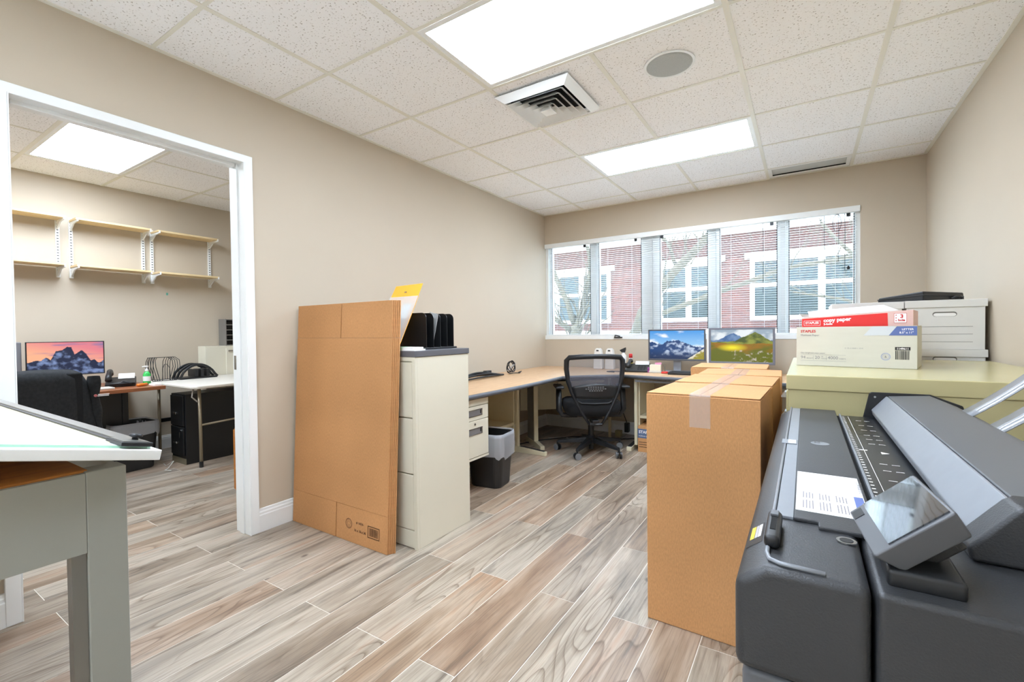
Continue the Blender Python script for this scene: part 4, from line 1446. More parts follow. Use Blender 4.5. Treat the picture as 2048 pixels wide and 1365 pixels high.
d3 = thing('desk', 'wood look desk under the windows carrying two monitors', 'desk', (1.85, -0.4, 0), world=True, group='joined corner desks')
fr = bend((1.187, -0.690), (2.55, -0.830), 0.03)
banded_top(d3, [(1.207, -0.006), (1.187, -0.690)] + fr[1:] + [(2.55, -0.006)], fr)
O('under_rail', MB().box(1.30, 2.50, -0.70, -0.675, 0.650, 0.668), LGREY, d3)
O('leg', MB().box(1.272, 1.300, -0.640, -0.600, 0.05, DZ - DT), CREAM2, d3, bevel=0.002)
O('foot', MB().prism([(-0.70, 0.0), (-0.15, 0.0), (-0.15, 0.05), (-0.50, 0.05), (-0.70, 0.036)], 1.215, 1.262, 'x'), CREAM2, d3, bevel=0.003)
O('foot_pad', MB().prism([(-0.68, 0.0395), (-0.50, 0.0525), (-0.50, 0.0515), (-0.68, 0.0385)], 1.219, 1.258, 'x'), BLACKP, d3)
O('side_panel', MB().box(1.302, 1.314, -0.60, -0.10, 0.02, DZ - DT), CREAM2, d3)
O('shelf', MB().box(1.316, 1.90, -0.60, -0.10, 0.300, 0.325), CREAM2, d3)
O('leg', MB().box(2.50, 2.53, -0.64, -0.60, 0.0, DZ - DT), CREAM2, d3)

bc = thing('low_bookcase', 'cream metal bookcase with one shelf under the left desk', 'bookcase', (0.19, -1.72, 0), world=True)
BX1, BY0, BY1 = 0.338, -2.18, -1.265
O('back', MB().box(0.016, 0.022, BY0, BY1, 0.135, DZ - DT - 0.004), CREAM2, bc)
O('side', MB().box(0.016, BX1, BY0, BY0 + 0.018, 0.135, DZ - DT - 0.004), CREAM2, bc)
O('side', MB().box(0.016, BX1, BY1 - 0.018, BY1, 0.0, DZ - DT - 0.004), CREAM2, bc)
O('side', MB().box(0.020, BX1, BY0, BY0 + 0.018, 0.0, 0.134), CREAM2, bc)
O('shelf', MB().box(0.023, BX1, BY0 + 0.019, BY1 - 0.019, 0.255, 0.280), CREAM2, bc)
O('shelf', MB().box(0.023, BX1, BY0 + 0.019, BY1 - 0.019, 0.03, 0.05), CREAM2, bc)
O('upright', MB().box(0.0225, 0.032, -1.80, -1.775, 0.282, DZ - DT - 0.006), BLACKP, bc)
O('upright_foot', MB().box(0.0225, 0.10, -1.83, -1.75, 0.2805, 0.286), BLACKP, bc)

pe = thing('pedestal_drawers', 'cream hanging drawer pedestal with recessed steel pulls under desk', 'drawer unit', (0.5, -2.46, 0.255), world=True)
O('body', MB().box(0.25, 0.742, -2.650, -2.282, 0.266, DZ - DT - 0.002), CREAM, pe, bevel=0.002)
O('panel', MB().box(0.742, 0.756, -2.648, -2.284, 0.632, 0.674), CREAM, pe, bevel=0.002)
for za, zb, hz in ((0.535, 0.628, 0.585), (0.285, 0.531, 0.460)):
    dr = O('drawer', MB().box(0.742, 0.757, -2.648, -2.288, za, zb), CREAM, pe, bevel=0.002)
    O('pull', ring_wall(-2.55, -2.36, hz - 0.024, hz + 0.022, -2.542, -2.372, hz - 0.019, hz + 0.017, 0.757, 0.760), CHROME, dr)
    h = dr.children[-1]
    h.data.transform(Matrix.Translation(OFF[dr.name]))
    h.data.transform(Matrix(((0, 1, 0, 0), (1, 0, 0, 0), (0, 0, 1, 0), (0, 0, 0, 1))))
    h.data.transform(Matrix.Translation(-OFF[dr.name]))
    O('pull_recess', MB().box(0.7571, 0.7576, -2.542, -2.372, hz - 0.019, hz + 0.017), mat('steel_recess', (150, 150, 152), 0.35, metal=0.6), dr)
    O('label_clip', MB().box(0.7577, 0.7600, -2.384, -2.376, hz - 0.010, hz + 0.014), BLACKM, dr)
O('lock', MB().cyl((0.757, -2.445, 0.508), 0.008, 0.004, 'x', 16), CHROME, pe)
O('bottom_lip', MB().box(0.742, 0.756, -2.648, -2.284, 0.267, 0.281), CREAM, pe)


# ------------------------------------------------------------------ wastebaskets
def rrect(hw, hd, r, z, cx=0, cy=0, n=5):
    pts = []
    for sx, sy, a0 in ((1, 1, 0), (-1, 1, PI / 2), (-1, -1, PI), (1, -1, 3 * PI / 2)):
        for i in range(n + 1):
            a = a0 + PI / 2 * i / n
            pts.append((cx + sx * (hw - r) + r * math.cos(a), cy + sy * (hd - r) + r * math.sin(a), z))
    return pts


def wastebasket(label, loc, rz, hw, hd, h, shape, liner_drop):
    t = thing('wastebasket', label, 'wastebasket', loc, (0, 0, rz), group='black lined wastebaskets')
    b = MB()
    outer = [rrect(hw * 0.80, hd * 0.80, 0.05, 0.001), rrect(hw * 0.83, hd * 0.83, 0.05, 0.012), rrect(hw, hd, 0.055, h)]
    inner = [rrect(hw - 0.006, hd - 0.006, 0.05, h), rrect(hw * 0.80, hd * 0.80, 0.045, 0.02)]
    b.loft(outer + inner)
    O('bin', b, mat('bin_plastic', (36, 37, 38), 0.38), t, smooth=False)
    rnd = random.Random(int(hw * 1000))
    b = MB()
    n = 48
    prof = [(0.93, h - 0.10), (0.95, h - 0.03), (0.985, h + 0.006), (1.03, h + 0.010), (1.05, h - 0.02), (1.05, h - liner_drop * 0.55), (1.04, h - liner_drop)]
    rings = []
    base = rrect(hw, hd, 0.055, 0, n=11)
    jit = [rnd.uniform(-1, 1) for _ in base]
    for k, (s, z) in enumerate(prof):
        ring = []
        for i, (x, y, _) in enumerate(base):
            w = 0.006 * jit[i] + 0.004 * math.sin(i * 1.3 + k * 0.8)
            f = s + (w * 2.0 if k != 2 else w * 0.5) + (0.05 * shape * (k >= 5) * max(0, math.cos(2 * PI * i / len(base) - 5.3)))
            ring.append((x * f, y * f, z + (0.012 * math.sin(i * 0.9) + 0.008 * jit[i]) * (k >= 5)))
        rings.append(ring)
    b.loft(rings, False)
    O('liner', b, LINER, t, smooth=True)
    return t


wastebasket('black wastebasket with crumpled clear liner beside the cream pedestal', (0.650, -2.115, 0), math.radians(8), 0.148, 0.132, 0.385, 1.0, 0.16)

kb = thing('small_carton', 'small brown carton on floor behind the main room wastebasket', 'cardboard box', (0.42, -2.42, 0), world=True)
O('body', MB().box(0.28, 0.585, -2.66, -2.33, 0.001, 0.215), KRAFT, kb, bevel=0.002)
for k in range(5):
    O('printed_rule', MB().box(0.5852, 0.5858, -2.44, -2.345, 0.035 + 0.014 * k, 0.040 + 0.014 * k), BROWNINK, kb)
O('flap', MB().box(0.281, 0.584, -2.659, -2.496, 0.2152, 0.218), KRAFT, kb)
O('flap', MB().box(0.281, 0.584, -2.494, -2.331, 0.2152, 0.218), KRAFT, kb)

sb = thing('floor_paper_carton', 'brown and blue paper carton on floor beside desk leg', 'paper box', (1.45, -0.52, 0), world=True)
O('body', MB().box(1.316, 1.62, -0.675, -0.36, 0.001, 0.235), KRAFT, sb, bevel=0.002)
O('printed_band', MB().box(1.3155, 1.6205, -0.6758, -0.3595, 0.13, 0.215), mat('slate_blue_print', (88, 108, 142), 0.6), sb)
lettering('STAPLES', 0.036, (1.325, -0.6766, 0.175), XD, ZD, WHITEINK, sb, 0.001)
lettering('multiuse paper', 0.018, (1.325, -0.6766, 0.145), XD, ZD, WHITEINK, sb)
for k in range(3):
    O('printed_rule', MB().box(1.326, 1.50, -0.6758, -0.675, 0.045 + 0.022 * k, 0.051 + 0.022 * k), BROWNINK, sb)
O('flap', MB().box(1.317, 1.619, -0.674, -0.519, 0.2352, 0.2385), KRAFT, sb)
O('flap', MB().box(1.317, 1.619, -0.516, -0.361, 0.2352, 0.2385), KRAFT, sb)

# ------------------------------------------------------------------ task chair seen from behind
ch = thing('office_chair', 'black mesh back office chair on casters at the corner desk', 'office chair', (0.945, -0.895, 0), (0, 0, math.radians(33)))
for k in range(5):
    a = math.radians(270 - 33 + 72 * k)
    dx, dy = math.cos(a), math.sin(a)
    leg = MB()
    R = 0.315
    P0, P1 = Vector((dx * 0.045, dy * 0.045, 0.118)), Vector((dx * R, dy * R, 0.082))
    nrm = Vector((-dy, dx, 0))
    leg.loft([[P0 + nrm * 0.030 + Vector((0, 0, -0.024)), P0 - nrm * 0.030 + Vector((0, 0, -0.024)), P0 - nrm * 0.026 + Vector((0, 0, 0.022)), P0 + nrm * 0.026 + Vector((0, 0, 0.022))],
              [P1 + nrm * 0.017 + Vector((0, 0, -0.012)), P1 - nrm * 0.017 + Vector((0, 0, -0.012)), P1 - nrm * 0.014 + Vector((0, 0, 0.012)), P1 + nrm * 0.014 + Vector((0, 0, 0.012))]])
    l = O('leg', leg, MESHGREY, ch, bevel=0.004)
    ax = Vector((-dy, dx, 0)).lerp(Vector((dx, dy, 0)), 0.45).normalized()
    c0 = P1 + Vector((dx * 0.0, dy * 0.0, 0))
    c0.z = 0.030
    cs = MB()
    for s in (-1, 1):
        cs.tube([c0 + ax * (s * 0.007), c0 + ax * (s * 0.022)], 0.029, 18)
    cs.tube([(c0.x, c0.y, 0.05), (c0.x, c0.y, 0.085)], 0.009, 8)
    cst = O('caster', cs, BLACKP, l)
    tr = MB()
    for s in (-1, 1):
        tr.tube([c0 + ax * (s * 0.0205), c0 + ax * (s * 0.0245)], 0.0295, 18)
    O('tyre', tr, TYRE, l)
O('hub', MB().lathe([(0.048, 0.085), (0.050, 0.14), (0.034, 0.155)], (0, 0, 0), 20), MESHGREY, ch)
O('gas_lift', MB().lathe([(0.027, 0.15), (0.027, 0.25), (0.014, 0.2505), (0.014, 0.33)], (0, 0, 0), 18), BLACKM, ch)
O('lift_collar', MB().lathe([(0.016, 0.250), (0.016, 0.285)], (0, 0, 0), 16), CHROME, ch)
O('lower_post', MB().cyl((0, 0, 0.028), 0.022, 0.06, 'z', 16), BLACKM, ch)
O('mechanism', MB().box(-0.085, 0.085, -0.13, 0.09, 0.325, 0.370), BLACKP, ch, bevel=0.008)
seat = MB()


def seat_ring(s, z, dz=0.0):
    pts = []
    for i in range(28):
        a = 2 * PI * i / 28
        c, s_ = math.cos(a), math.sin(a)
        x = 0.255 * s * math.copysign(abs(c) ** 0.55, c)
        y = 0.235 * s * math.copysign(abs(s_) ** 0.55, s_) + 0.01
        pts.append((x, y, z + dz * (x * x / 0.06)))
    return pts


seat.loft([seat_ring(0.70, 0.355), seat_ring(0.92, 0.368), seat_ring(1.02, 0.42), seat_ring(1.0, 0.47, 0.012), seat_ring(0.9, 0.488, 0.012), seat_ring(0.6, 0.490, 0.012), seat_ring(0.2, 0.485)])
O('seat', seat, FABRIC, ch, smooth=True)
# backrest frame: shield outline, leaning a little
BKY = -0.235


def bk_(x, z):
    return (x, BKY - 0.06 * (x / 0.25) ** 2 * -1.0 - 0.05 * (z - 0.5), z)


out_pts = [(-0.055, 0.300), (-0.10, 0.37), (-0.155, 0.47), (-0.205, 0.58), (-0.235, 0.68), (-0.250, 0.79), (-0.248, 0.865), (-0.225, 0.892), (-0.12, 0.900), (0, 0.902), (0.12, 0.900), (0.225, 0.892), (0.248, 0.865), (0.250, 0.79), (0.235, 0.68), (0.205, 0.58), (0.155, 0.47), (0.10, 0.37), (0.055, 0.300)]
O('back_frame', MB().tube([bk_(x, z) for x, z in out_pts], [0.012] * 3 + [0.016, 0.021, 0.023, 0.024, 0.023, 0.022, 0.021, 0.022, 0.023, 0.024, 0.023, 0.021, 0.016] + [0.012] * 3, 10), MESHGREY, ch, smooth=True)
w_at = [(0.54, 0.185), (0.60, 0.208), (0.66, 0.227), (0.74, 0.242), (0.82, 0.246), (0.885, 0.235)]


def weave_f(u, v):
    z = 0.54 + (0.892 - 0.54) * v
    w = float(np.interp(z, [a for a, _ in w_at], [c for _, c in w_at]))
    return bk_((u - 0.5) * 2 * w, z)


O('back_mesh', MB().grid(14, 12, weave_f), WEAVE, ch, smooth=True)


def lum_f(u, v):
    x = (u - 0.5) * 2
    z = 0.535 + 0.125 * v - (0.030 * x * x) * v
    p = bk_(x * (0.185 + 0.03 * v), z)
    return (p[0], p[1] - 0.006, p[2])


O('lumbar_pad', MB().grid(12, 5, lum_f), BLACKP, ch, smooth=True, solid=0.006)
for r in range(3):
    n = (7, 9, 6)[r]
    for i in range(n):
        x = (i - (n - 1) / 2) * 0.021
        p = bk_(x, 0.632 - 0.016 * r)
        O('lumbar_hole', MB().box(p[0] - 0.0065, p[0] + 0.0065, p[1] - 0.0145, p[1] - 0.0095, p[2] - 0.004, p[2] + 0.004), TYRE, ch)
for z, w in ((0.530, 0.178), (0.485, 0.150)):
    O('cross_bar', MB().tube([bk_(-w, z + 0.02), bk_(-w * 0.8, z), bk_(0, z - 0.002), bk_(w * 0.8, z), bk_(w, z + 0.02)], 0.0075, 8), BLACKP, ch, smooth=True)
O('back_bracket', MB().tube([(-0.055, BKY + 0.0, 0.302), (0.0, BKY + 0.01, 0.300), (0.055, BKY, 0.302)], 0.012, 8), BLACKM, ch)
O('back_stem', MB().box(-0.03, 0.03, BKY + 0.0, -0.12, 0.300, 0.335), BLACKM, ch, bevel=0.004)
for s in (-1, 1):
    O('arm_post', MB().tube([(s * 0.13, -0.02, 0.345), (s * 0.27, -0.02, 0.350), (s * 0.298, -0.02, 0.40), (s * 0.298, 0.0, 0.60)], [0.014, 0.016, 0.020, 0.018], 10, flat=1.4), BLACKP, ch, smooth=True)
    O('arm_pad', MB().box(s * 0.298 - 0.04, s * 0.298 + 0.04, -0.12, 0.13, 0.60, 0.625), BLACKP, ch, bevel=0.011, seg=3)
O('tilt_lever', MB().tube([(0.08, 0.0, 0.345), (0.20, 0.03, 0.335)], 0.006, 8), BLACKP, ch)

# ------------------------------------------------------------------ pictures for the screens (computed, no files)


def fbm(nx, ny, sx, sy, seed, octv=4):
    rs = np.random.RandomState(seed)
    out = np.zeros((ny, nx))
    amp = 1.0
    for o_ in range(octv):
        gx, gy = int(sx * 2 ** o_) + 2, int(sy * 2 ** o_) + 2
        g = rs.rand(gy + 1, gx + 1)
        X = np.linspace(0, gx - 1.001, nx)
        Y_ = np.linspace(0, gy - 1.001, ny)
        xi, yi = X.astype(int), Y_.astype(int)
        fx, fy = X - xi, Y_ - yi
        a = g[np.ix_(yi, xi)] * (1 - fx) + g[np.ix_(yi, xi + 1)] * fx
        c = g[np.ix_(yi + 1, xi)] * (1 - fx) + g[np.ix_(yi + 1, xi + 1)] * fx
        out += amp * (a * (1 - fy)[:, None] + c * fy[:, None])
        amp *= 0.5
    return out / (2 - 0.5 ** (octv - 1))


def srgb(c):
    return np.array([lin(v) for v in c])


def mixc(a, c, t):
    t = np.clip(t, 0, 1)[..., None]
    return a * (1 - t) + c * t


def ridge(nx, pts, seed, rough):
    x = np.linspace(0, 1, nx)
    base = np.interp(x, [p[0] for p in pts], [p[1] for p in pts])
    return base + (fbm(nx, 2, 26, 1, seed, 5)[0] - 0.5) * rough


def picture_blue(nx, ny):
    v = np.linspace(0, 1, ny)[:, None] * np.ones((1, nx))
    im = mixc(srgb((150, 200, 240)), srgb((40, 140, 220)), v * 1.6 - 0.7)
    im = mixc(im, srgb((240, 244, 250)), (fbm(nx, ny, 3, 4, 2) - 0.47) * 7 * (v < 1))
    r = ridge(nx, [(0, .58), (.06, .62), (.15, .50), (.26, .56), (.34, .66), (.42, .63), (.5, .66), (.58, .64), (.7, .55), (.8, .46), (.95, .42), (1, .45)], 3, 0.10)
    rock = mixc(srgb((24, 64, 118)), srgb((190, 206, 230)), (fbm(nx, ny, 14, 10, 5, 5) - 0.50) * 5)
    rock = mixc(rock, srgb((16, 42, 84)), (0.30 - v) * 4)
    im = np.where((v < r[None, :])[..., None], rock, im)
    x = np.linspace(0, 1, nx)[None, :]
    hill = (v < (x - 0.70) * 1.25)
    g = mixc(srgb((150, 140, 40)), srgb((232, 226, 210)), ((v - (x - 0.70) * 1.25 + 0.12) * 9) + (fbm(nx, ny, 30, 20, 8) - 0.5) * 3)
    return np.where(hill[..., None], g, im)


def picture_green(nx, ny):
    v = np.linspace(0, 1, ny)[:, None] * np.ones((1, nx))
    x = np.linspace(0, 1, nx)[None, :] * np.ones((ny, 1))
    im = mixc(srgb((150, 168, 184)), srgb((226, 232, 236)), (fbm(nx, ny, 5, 5, 12) - 0.42) * 5)
    r = ridge(nx, [(0, .66), (.12, .66), (.22, .76), (.30, .84), (.38, .90), (.46, .82), (.55, .72), (.7, .66), (1, .66)], 13, 0.06)
    im = np.where((v < r[None, :])[..., None], mixc(srgb((60, 98, 150)), srgb((110, 140, 180)), (fbm(nx, ny, 12, 8, 14) - .4) * 3), im)
    r2_ = ridge(nx, [(0, .62), (.40, .64), (.50, .74), (.62, .84), (.72, .92), (.80, .86), (.92, .70), (1, .64)], 15, 0.04)
    hill = mixc(srgb((70, 86, 34)), srgb((140, 148, 60)), (fbm(nx, ny, 8, 8, 16, 5) - .38) * 4)
    im = np.where((v < r2_[None, :])[..., None], hill, im)
    r3 = ridge(nx, [(0, .60), (.2, .58), (.4, .56), (.6, .55), (.8, .58), (1, .56)], 17, 0.03)
    mead = mixc(srgb((150, 104, 14)), srgb((98, 104, 20)), (0.52 - v) * 5 + (fbm(nx, ny, 6, 12, 18) - .5) * 3)
    mead = mixc(mead, srgb((240, 226, 30)), 1.2 - np.hypot((x - .36) * 4.5, (v - .44) * 9))
    rocks = np.clip((fbm(nx, ny, 26, 18, 21, 4) - 0.58) * 5, 0, 1) * (v < 0.36) * (x > 0.35)
    mead = mixc(mead, srgb((196, 184, 172)), rocks)
    return np.where((v < r3[None, :])[..., None], mead, im)


def picture_sunset(nx, ny):
    v = np.linspace(0, 1, ny)[:, None] * np.ones((1, nx))
    x = np.linspace(0, 1, nx)[None, :] * np.ones((ny, 1))
    im = mixc(srgb((246, 178, 140)), srgb((226, 128, 140)), (v - .55) * 2 + (x - .3))
    im = mixc(im, srgb((150, 120, 160)), (fbm(nx, ny, 2, 12, 31) - .56) * 7)
    r = ridge(nx, [(0, .40), (.1, .46), (.17, .44), (.23, .56), (.29, .46), (.36, .74), (.44, .76), (.5, .86), (.56, .84), (.60, .62), (.70, .74), (.76, .62), (.82, .40), (.87, .44), (.93, .32), (1, .40)], 32, 0.05)
    rock = mixc(srgb((22, 34, 66)), srgb((120, 140, 184)), (fbm(nx, ny, 14, 10, 33, 5) - .47) * 4 + (0.32 - v) * 1.2)
    return np.where((v < r[None, :])[..., None], rock, im)


def screen_face(name, f, w, h, parent, nx=160, ny=90, to=None):
    """lit picture on a flat grid of colour-filled vertices; local: x right, z up, facing -y"""
    im = f(nx, ny)
    xs, zs = np.meshgrid(np.linspace(-w / 2, w / 2, nx), np.linspace(0, h, ny))
    co = np.stack([xs, np.zeros_like(xs), zs], -1).reshape(-1, 3)
    idx = np.arange(nx * ny).reshape(ny, nx)
    quads = np.stack([idx[:-1, :-1], idx[:-1, 1:], idx[1:, 1:], idx[1:, :-1]], -1).reshape(-1, 4)
    me = bpy.data.meshes.new(name)
    me.from_pydata(co.tolist(), [], quads.tolist())
    a = me.color_attributes.new('pic', 'FLOAT_COLOR', 'POINT')
    a.data.foreach_set('color', np.concatenate([im.reshape(-1, 3), np.ones((nx * ny, 1))], 1).ravel().astype(np.float32))
    me.materials.append(SCREEN)
    o = bpy.data.objects.new(name, me)
    COL.objects.link(o)
    o.parent = parent
    o.location = to
    return o


def monitor(label, loc, rz, w, h, z0, bezel, f, body, stand_mat):
    """facing -y before turning; z0: screen bottom above the table"""
    t = thing('monitor', label, 'monitor', loc, (0, 0, rz), group='computer monitors')
    O('bezel', ring_wall(-w / 2, w / 2, z0, z0 + h, -w / 2 + bezel, w / 2 - bezel, z0 + bezel * 1.2, z0 + h - bezel, -0.012, 0.006), body, t, bevel=0.002)
    O('back_shell', MB().loft([[(-w / 2, 0.006, z0), (w / 2, 0.006, z0), (w / 2, 0.006, z0 + h), (-w / 2, 0.006, z0 + h)], [(-w * .38, 0.04, z0 + h * .12), (w * .38, 0.04, z0 + h * .12), (w * .38, 0.04, z0 + h * .88), (-w * .38, 0.04, z0 + h * .88)]]), body, t)
    screen_face('screen', f, w - 2 * bezel, h - 2.2 * bezel, t, to=(0, -0.004, z0 + bezel * 1.2))
    O('stand_neck', MB().box(-0.035, 0.035, 0.035, 0.06, 0.012, z0 + h * 0.5), stand_mat, t, bevel=0.003)
    O('stand_foot', MB().box(-0.12, 0.12, -0.06, 0.12, 0.0, 0.012), stand_mat, t, bevel=0.004)
    return t


SILVER = mat('silver_plastic', (150, 152, 158), 0.35)
m1 = monitor('silver framed monitor showing blue mountains under the window', (1.570, -0.26, DZ + 0.0005), math.radians(2), 0.530, 0.305, 0.115, 0.014, picture_blue, mat('gunmetal_plastic', (84, 86, 92), 0.35), SILVER)
m2 = monitor('grey framed monitor showing green mountain meadow above the cartons', (2.132, -0.26, DZ + 0.0005), math.radians(-2), 0.538, 0.332, 0.096, 0.018, picture_green, mat('slate_plastic', (110, 112, 122), 0.35), SILVER)
O('side_tab', MB().box(-0.285, -0.272, -0.006, 0.004, 0.10, 0.42), WHITEP, m2)

# ------------------------------------------------------------------ things on the corner desks
DS = DZ + 0.0006
cb = thing('cable_bundle', 'black cable bundle lying along the left desk by wall', 'cable', (0.10, -1.55, DS), world=True)
rc_ = random.Random(11)
for i in range(8):
    y0, y1 = -1.82 - 0.02 * i, -1.25 + rc_.uniform(-.04, .02)
    x0 = 0.10 + 0.018 * i
    pts = [(x0 + 0.02 * math.sin(3 * t + i), y0 + (y1 - y0) * t, DS + 0.009 + 0.042 * math.sin(PI * t) * (0.25 + 0.75 * ((i * 37) % 7) / 7)) for t in [k / 10 for k in range(11)]]
    O('strand', MB().tube(pts, 0.0075, 6), CABLE, cb, smooth=True)
O('plug', MB().box(0.09, 0.13, -1.42, -1.33, DS + 0.03, DS + 0.052), BLACKP, cb, bevel=0.006)
cl = thing('cable_coil', 'coiled black cable standing upright on left desk by wall', 'cable', (0.17, -1.05, DS), world=True)
for i in range(4):
    r = 0.060 - 0.004 * i
    O('loop', MB().tube([(0.16 + 0.022 * math.sin(t + i) + 0.006 * i, -1.05 + (r * 0.78) * math.cos(t), DS + 0.068 + r * math.sin(t)) for t in [2 * PI * k / 22 for k in range(22)]], 0.0045, 6, closed=True), CABLE, cl, smooth=True)
O('tie', MB().tube([(0.15, -1.09, DS + 0.03), (0.19, -1.0, DS + 0.10)], 0.006, 6), mat('grey_strap', (170, 170, 170), 0.5), cl)
O('tail', MB().tube([(0.17, -1.09, DS + 0.012), (0.20, -1.13, DS + 0.006), (0.22, -1.08, DS + 0.010), (0.25, -1.02, DS + 0.006), (0.24, -0.97, DS + 0.02), (0.21, -0.98, DS + 0.006)], 0.0045, 6), CABLE, cl, smooth=True)
for x, lb_ in ((0.735, 'left clear plastic tape dispenser by wall behind office chair'), (0.865, 'right clear plastic tape dispenser by wall behind office chair')):
    t = thing('tape_dispenser', lb_, 'tape dispenser', (x, -0.16, DS), group='clear tape dispensers on the desk')
    O('shell', MB().prism([(-0.05, 0.0), (0.05, 0.0), (0.046, 0.12), (0.034, 0.205), (0.015, 0.224), (-0.02, 0.224), (-0.036, 0.20), (-0.046, 0.12)], -0.035, 0.035, 'y'), mat('milky_plastic', (232, 230, 226), 0.25), t, bevel=0.008)
    O('window', MB().box(-0.012, 0.014, -0.0365, -0.0352, 0.192, 0.206), BLACKP, t)
    O('pink_band', MB().box(-0.047, 0.047, -0.0365, -0.0352, 0.11, 0.15), mat('pale_pink', (236, 200, 206), 0.4), t)
sb_ = thing('spray_bottle', 'clear spray bottle with black nozzle beside office chair', 'bottle', (1.005, -0.14, DS))
O('bottle', MB().lathe([(0.030, 0.0), (0.032, 0.10), (0.030, 0.15), (0.014, 0.17), (0.013, 0.18)], (0, 0, 0), 20), mat('milky_plastic', (232, 230, 226), 0.25), sb_, smooth=True)
O('nozzle', MB().loft([[(-0.014, -0.014, 0.18), (0.014, -0.014, 0.18), (0.014, 0.014, 0.18), (-0.014, 0.014, 0.18)], [(-0.04, -0.010, 0.205), (0.026, -0.010, 0.215), (0.026, 0.010, 0.215), (-0.04, 0.010, 0.205)], [(-0.02, -0.008, 0.215), (0.024, -0.008, 0.235), (0.024, 0.008, 0.235), (-0.02, 0.008, 0.215)]]), BLACKP, sb_)
O('black_band', MB().lathe([(0.0335, 0.0), (0.0335, 0.05)], (0, 0, 0.02), 20), BLACKP, sb_)
gs = thing('glue_bottle', 'small bottle with red cap and yellow label by the phone', 'bottle', (1.075, -0.12, DS))
O('bottle', MB().lathe([(0.021, 0.0), (0.022, 0.10), (0.016, 0.125)], (0, 0, 0), 18), WHITEP, gs, smooth=True)
O('label', MB().lathe([(0.0225, 0.055), (0.0226, 0.09)], (0, 0, 0), 18), mat('label_yellow', (226, 206, 60), 0.5), gs)
O('label_band', MB().lathe([(0.0226, 0.090), (0.0226, 0.104)], (0, 0, 0), 18), INK, gs)
O('cap', MB().lathe([(0.019, 0.125), (0.019, 0.163), (0.014, 0.168)], (0, 0, 0), 18), mat('cap_red', (214, 50, 52), 0.4), gs, smooth=True)
ph = thing('desk_phone', 'black desk phone with keypad and white card on window desk', 'telephone', (1.205, -0.30, DS), (0, 0, math.radians(10)))
O('base', MB().prism([(-0.11, 0.0), (0.10, 0.0), (0.10, 0.075), (-0.11, 0.022)], -0.115, 0.115, 'x'), BLACKP, ph, bevel=0.005)
for i in range(4):
    for j in range(3):
        O('key', MB().box(0.005 + 0.028 * j, 0.026 + 0.028 * j, -0.092 + 0.030 * i, -0.070 + 0.030 * i, 0.026 + 0.0075 * i, 0.034 + 0.0075 * i), DGREY, ph)
O('display_card', MB().loft([[(-0.03, 0.045, 0.066), (0.105, 0.045, 0.066), (0.105, 0.047, 0.064), (-0.03, 0.047, 0.064)], [(-0.03, 0.098, 0.098), (0.105, 0.098, 0.098), (0.105, 0.100, 0.096), (-0.03, 0.100, 0.096)]]), PAPER, ph)
O('handset', MB().tube([(-0.082, -0.10, 0.050), (-0.082, -0.085, 0.072), (-0.082, -0.02, 0.090), (-0.082, 0.05, 0.108), (-0.082, 0.09, 0.108), (-0.082, 0.105, 0.088)], [0.024, 0.022, 0.016, 0.016, 0.022, 0.024], 10, flat=0.75), BLACKP, ph, smooth=True)
O('cord', MB().tube([(-0.09, -0.10, 0.02), (-0.15, -0.13, 0.006), (-0.24, -0.09, 0.006), (-0.28, -0.15, 0.006), (-0.20, -0.20, 0.006)], 0.005, 6), CABLE, ph, smooth=True)
nb = thing('note_holder', 'clear note holder with cream cards and pink tab', 'note holder', (1.402, -0.37, DS), (0, 0, math.radians(4)))
O('tray', MB().box(-0.058, 0.058, -0.035, 0.035, 0.0, 0.022), CLEARP, nb, bevel=0.003)
O('card', MB().box(-0.052, 0.052, -0.030, 0.018, 0.003, 0.078), mat('cream_cards', (228, 222, 200), 0.7), nb)
O('pink_tab', MB().box(-0.01, 0.05, 0.019, 0.0205, 0.004, 0.098), PINK, nb)
O('purple_clip', MB().box(-0.074, -0.059, -0.02, 0.005, 0.0, 0.05), mat('purple_plastic', (150, 70, 140), 0.4), nb, bevel=0.003)
rs_ = thing('red_stamp', 'small red topped stamp on the window desk front edge', 'stamp', (1.495, -0.40, DS))
O('base', MB().lathe([(0.034, 0.0), (0.036, 0.008), (0.026, 0.018)], (0, 0, 0), 20), mat('stamp_red', (206, 48, 40), 0.35), rs_, smooth=True)
O('pin', MB().lathe([(0.005, 0.018), (0.005, 0.070), (0.008, 0.072), (0.008, 0.080)], (0, 0, 0), 10), CHROME, rs_)
ky = thing('keyboard', 'black keyboard in front of the blue mountain monitor', 'keyboard', (1.70, -0.46, DS), world=False)
O('case', MB().box(-0.15, 0.15, -0.06, 0.07, 0.0, 0.022), BLACKP, ky, bevel=0.004)
for r in range(4):
    O('key_row', MB().box(-0.14, 0.14, -0.052 + 0.029 * r, -0.028 + 0.029 * r, 0.022, 0.028), BLACKM, ky, bevel=0.002)

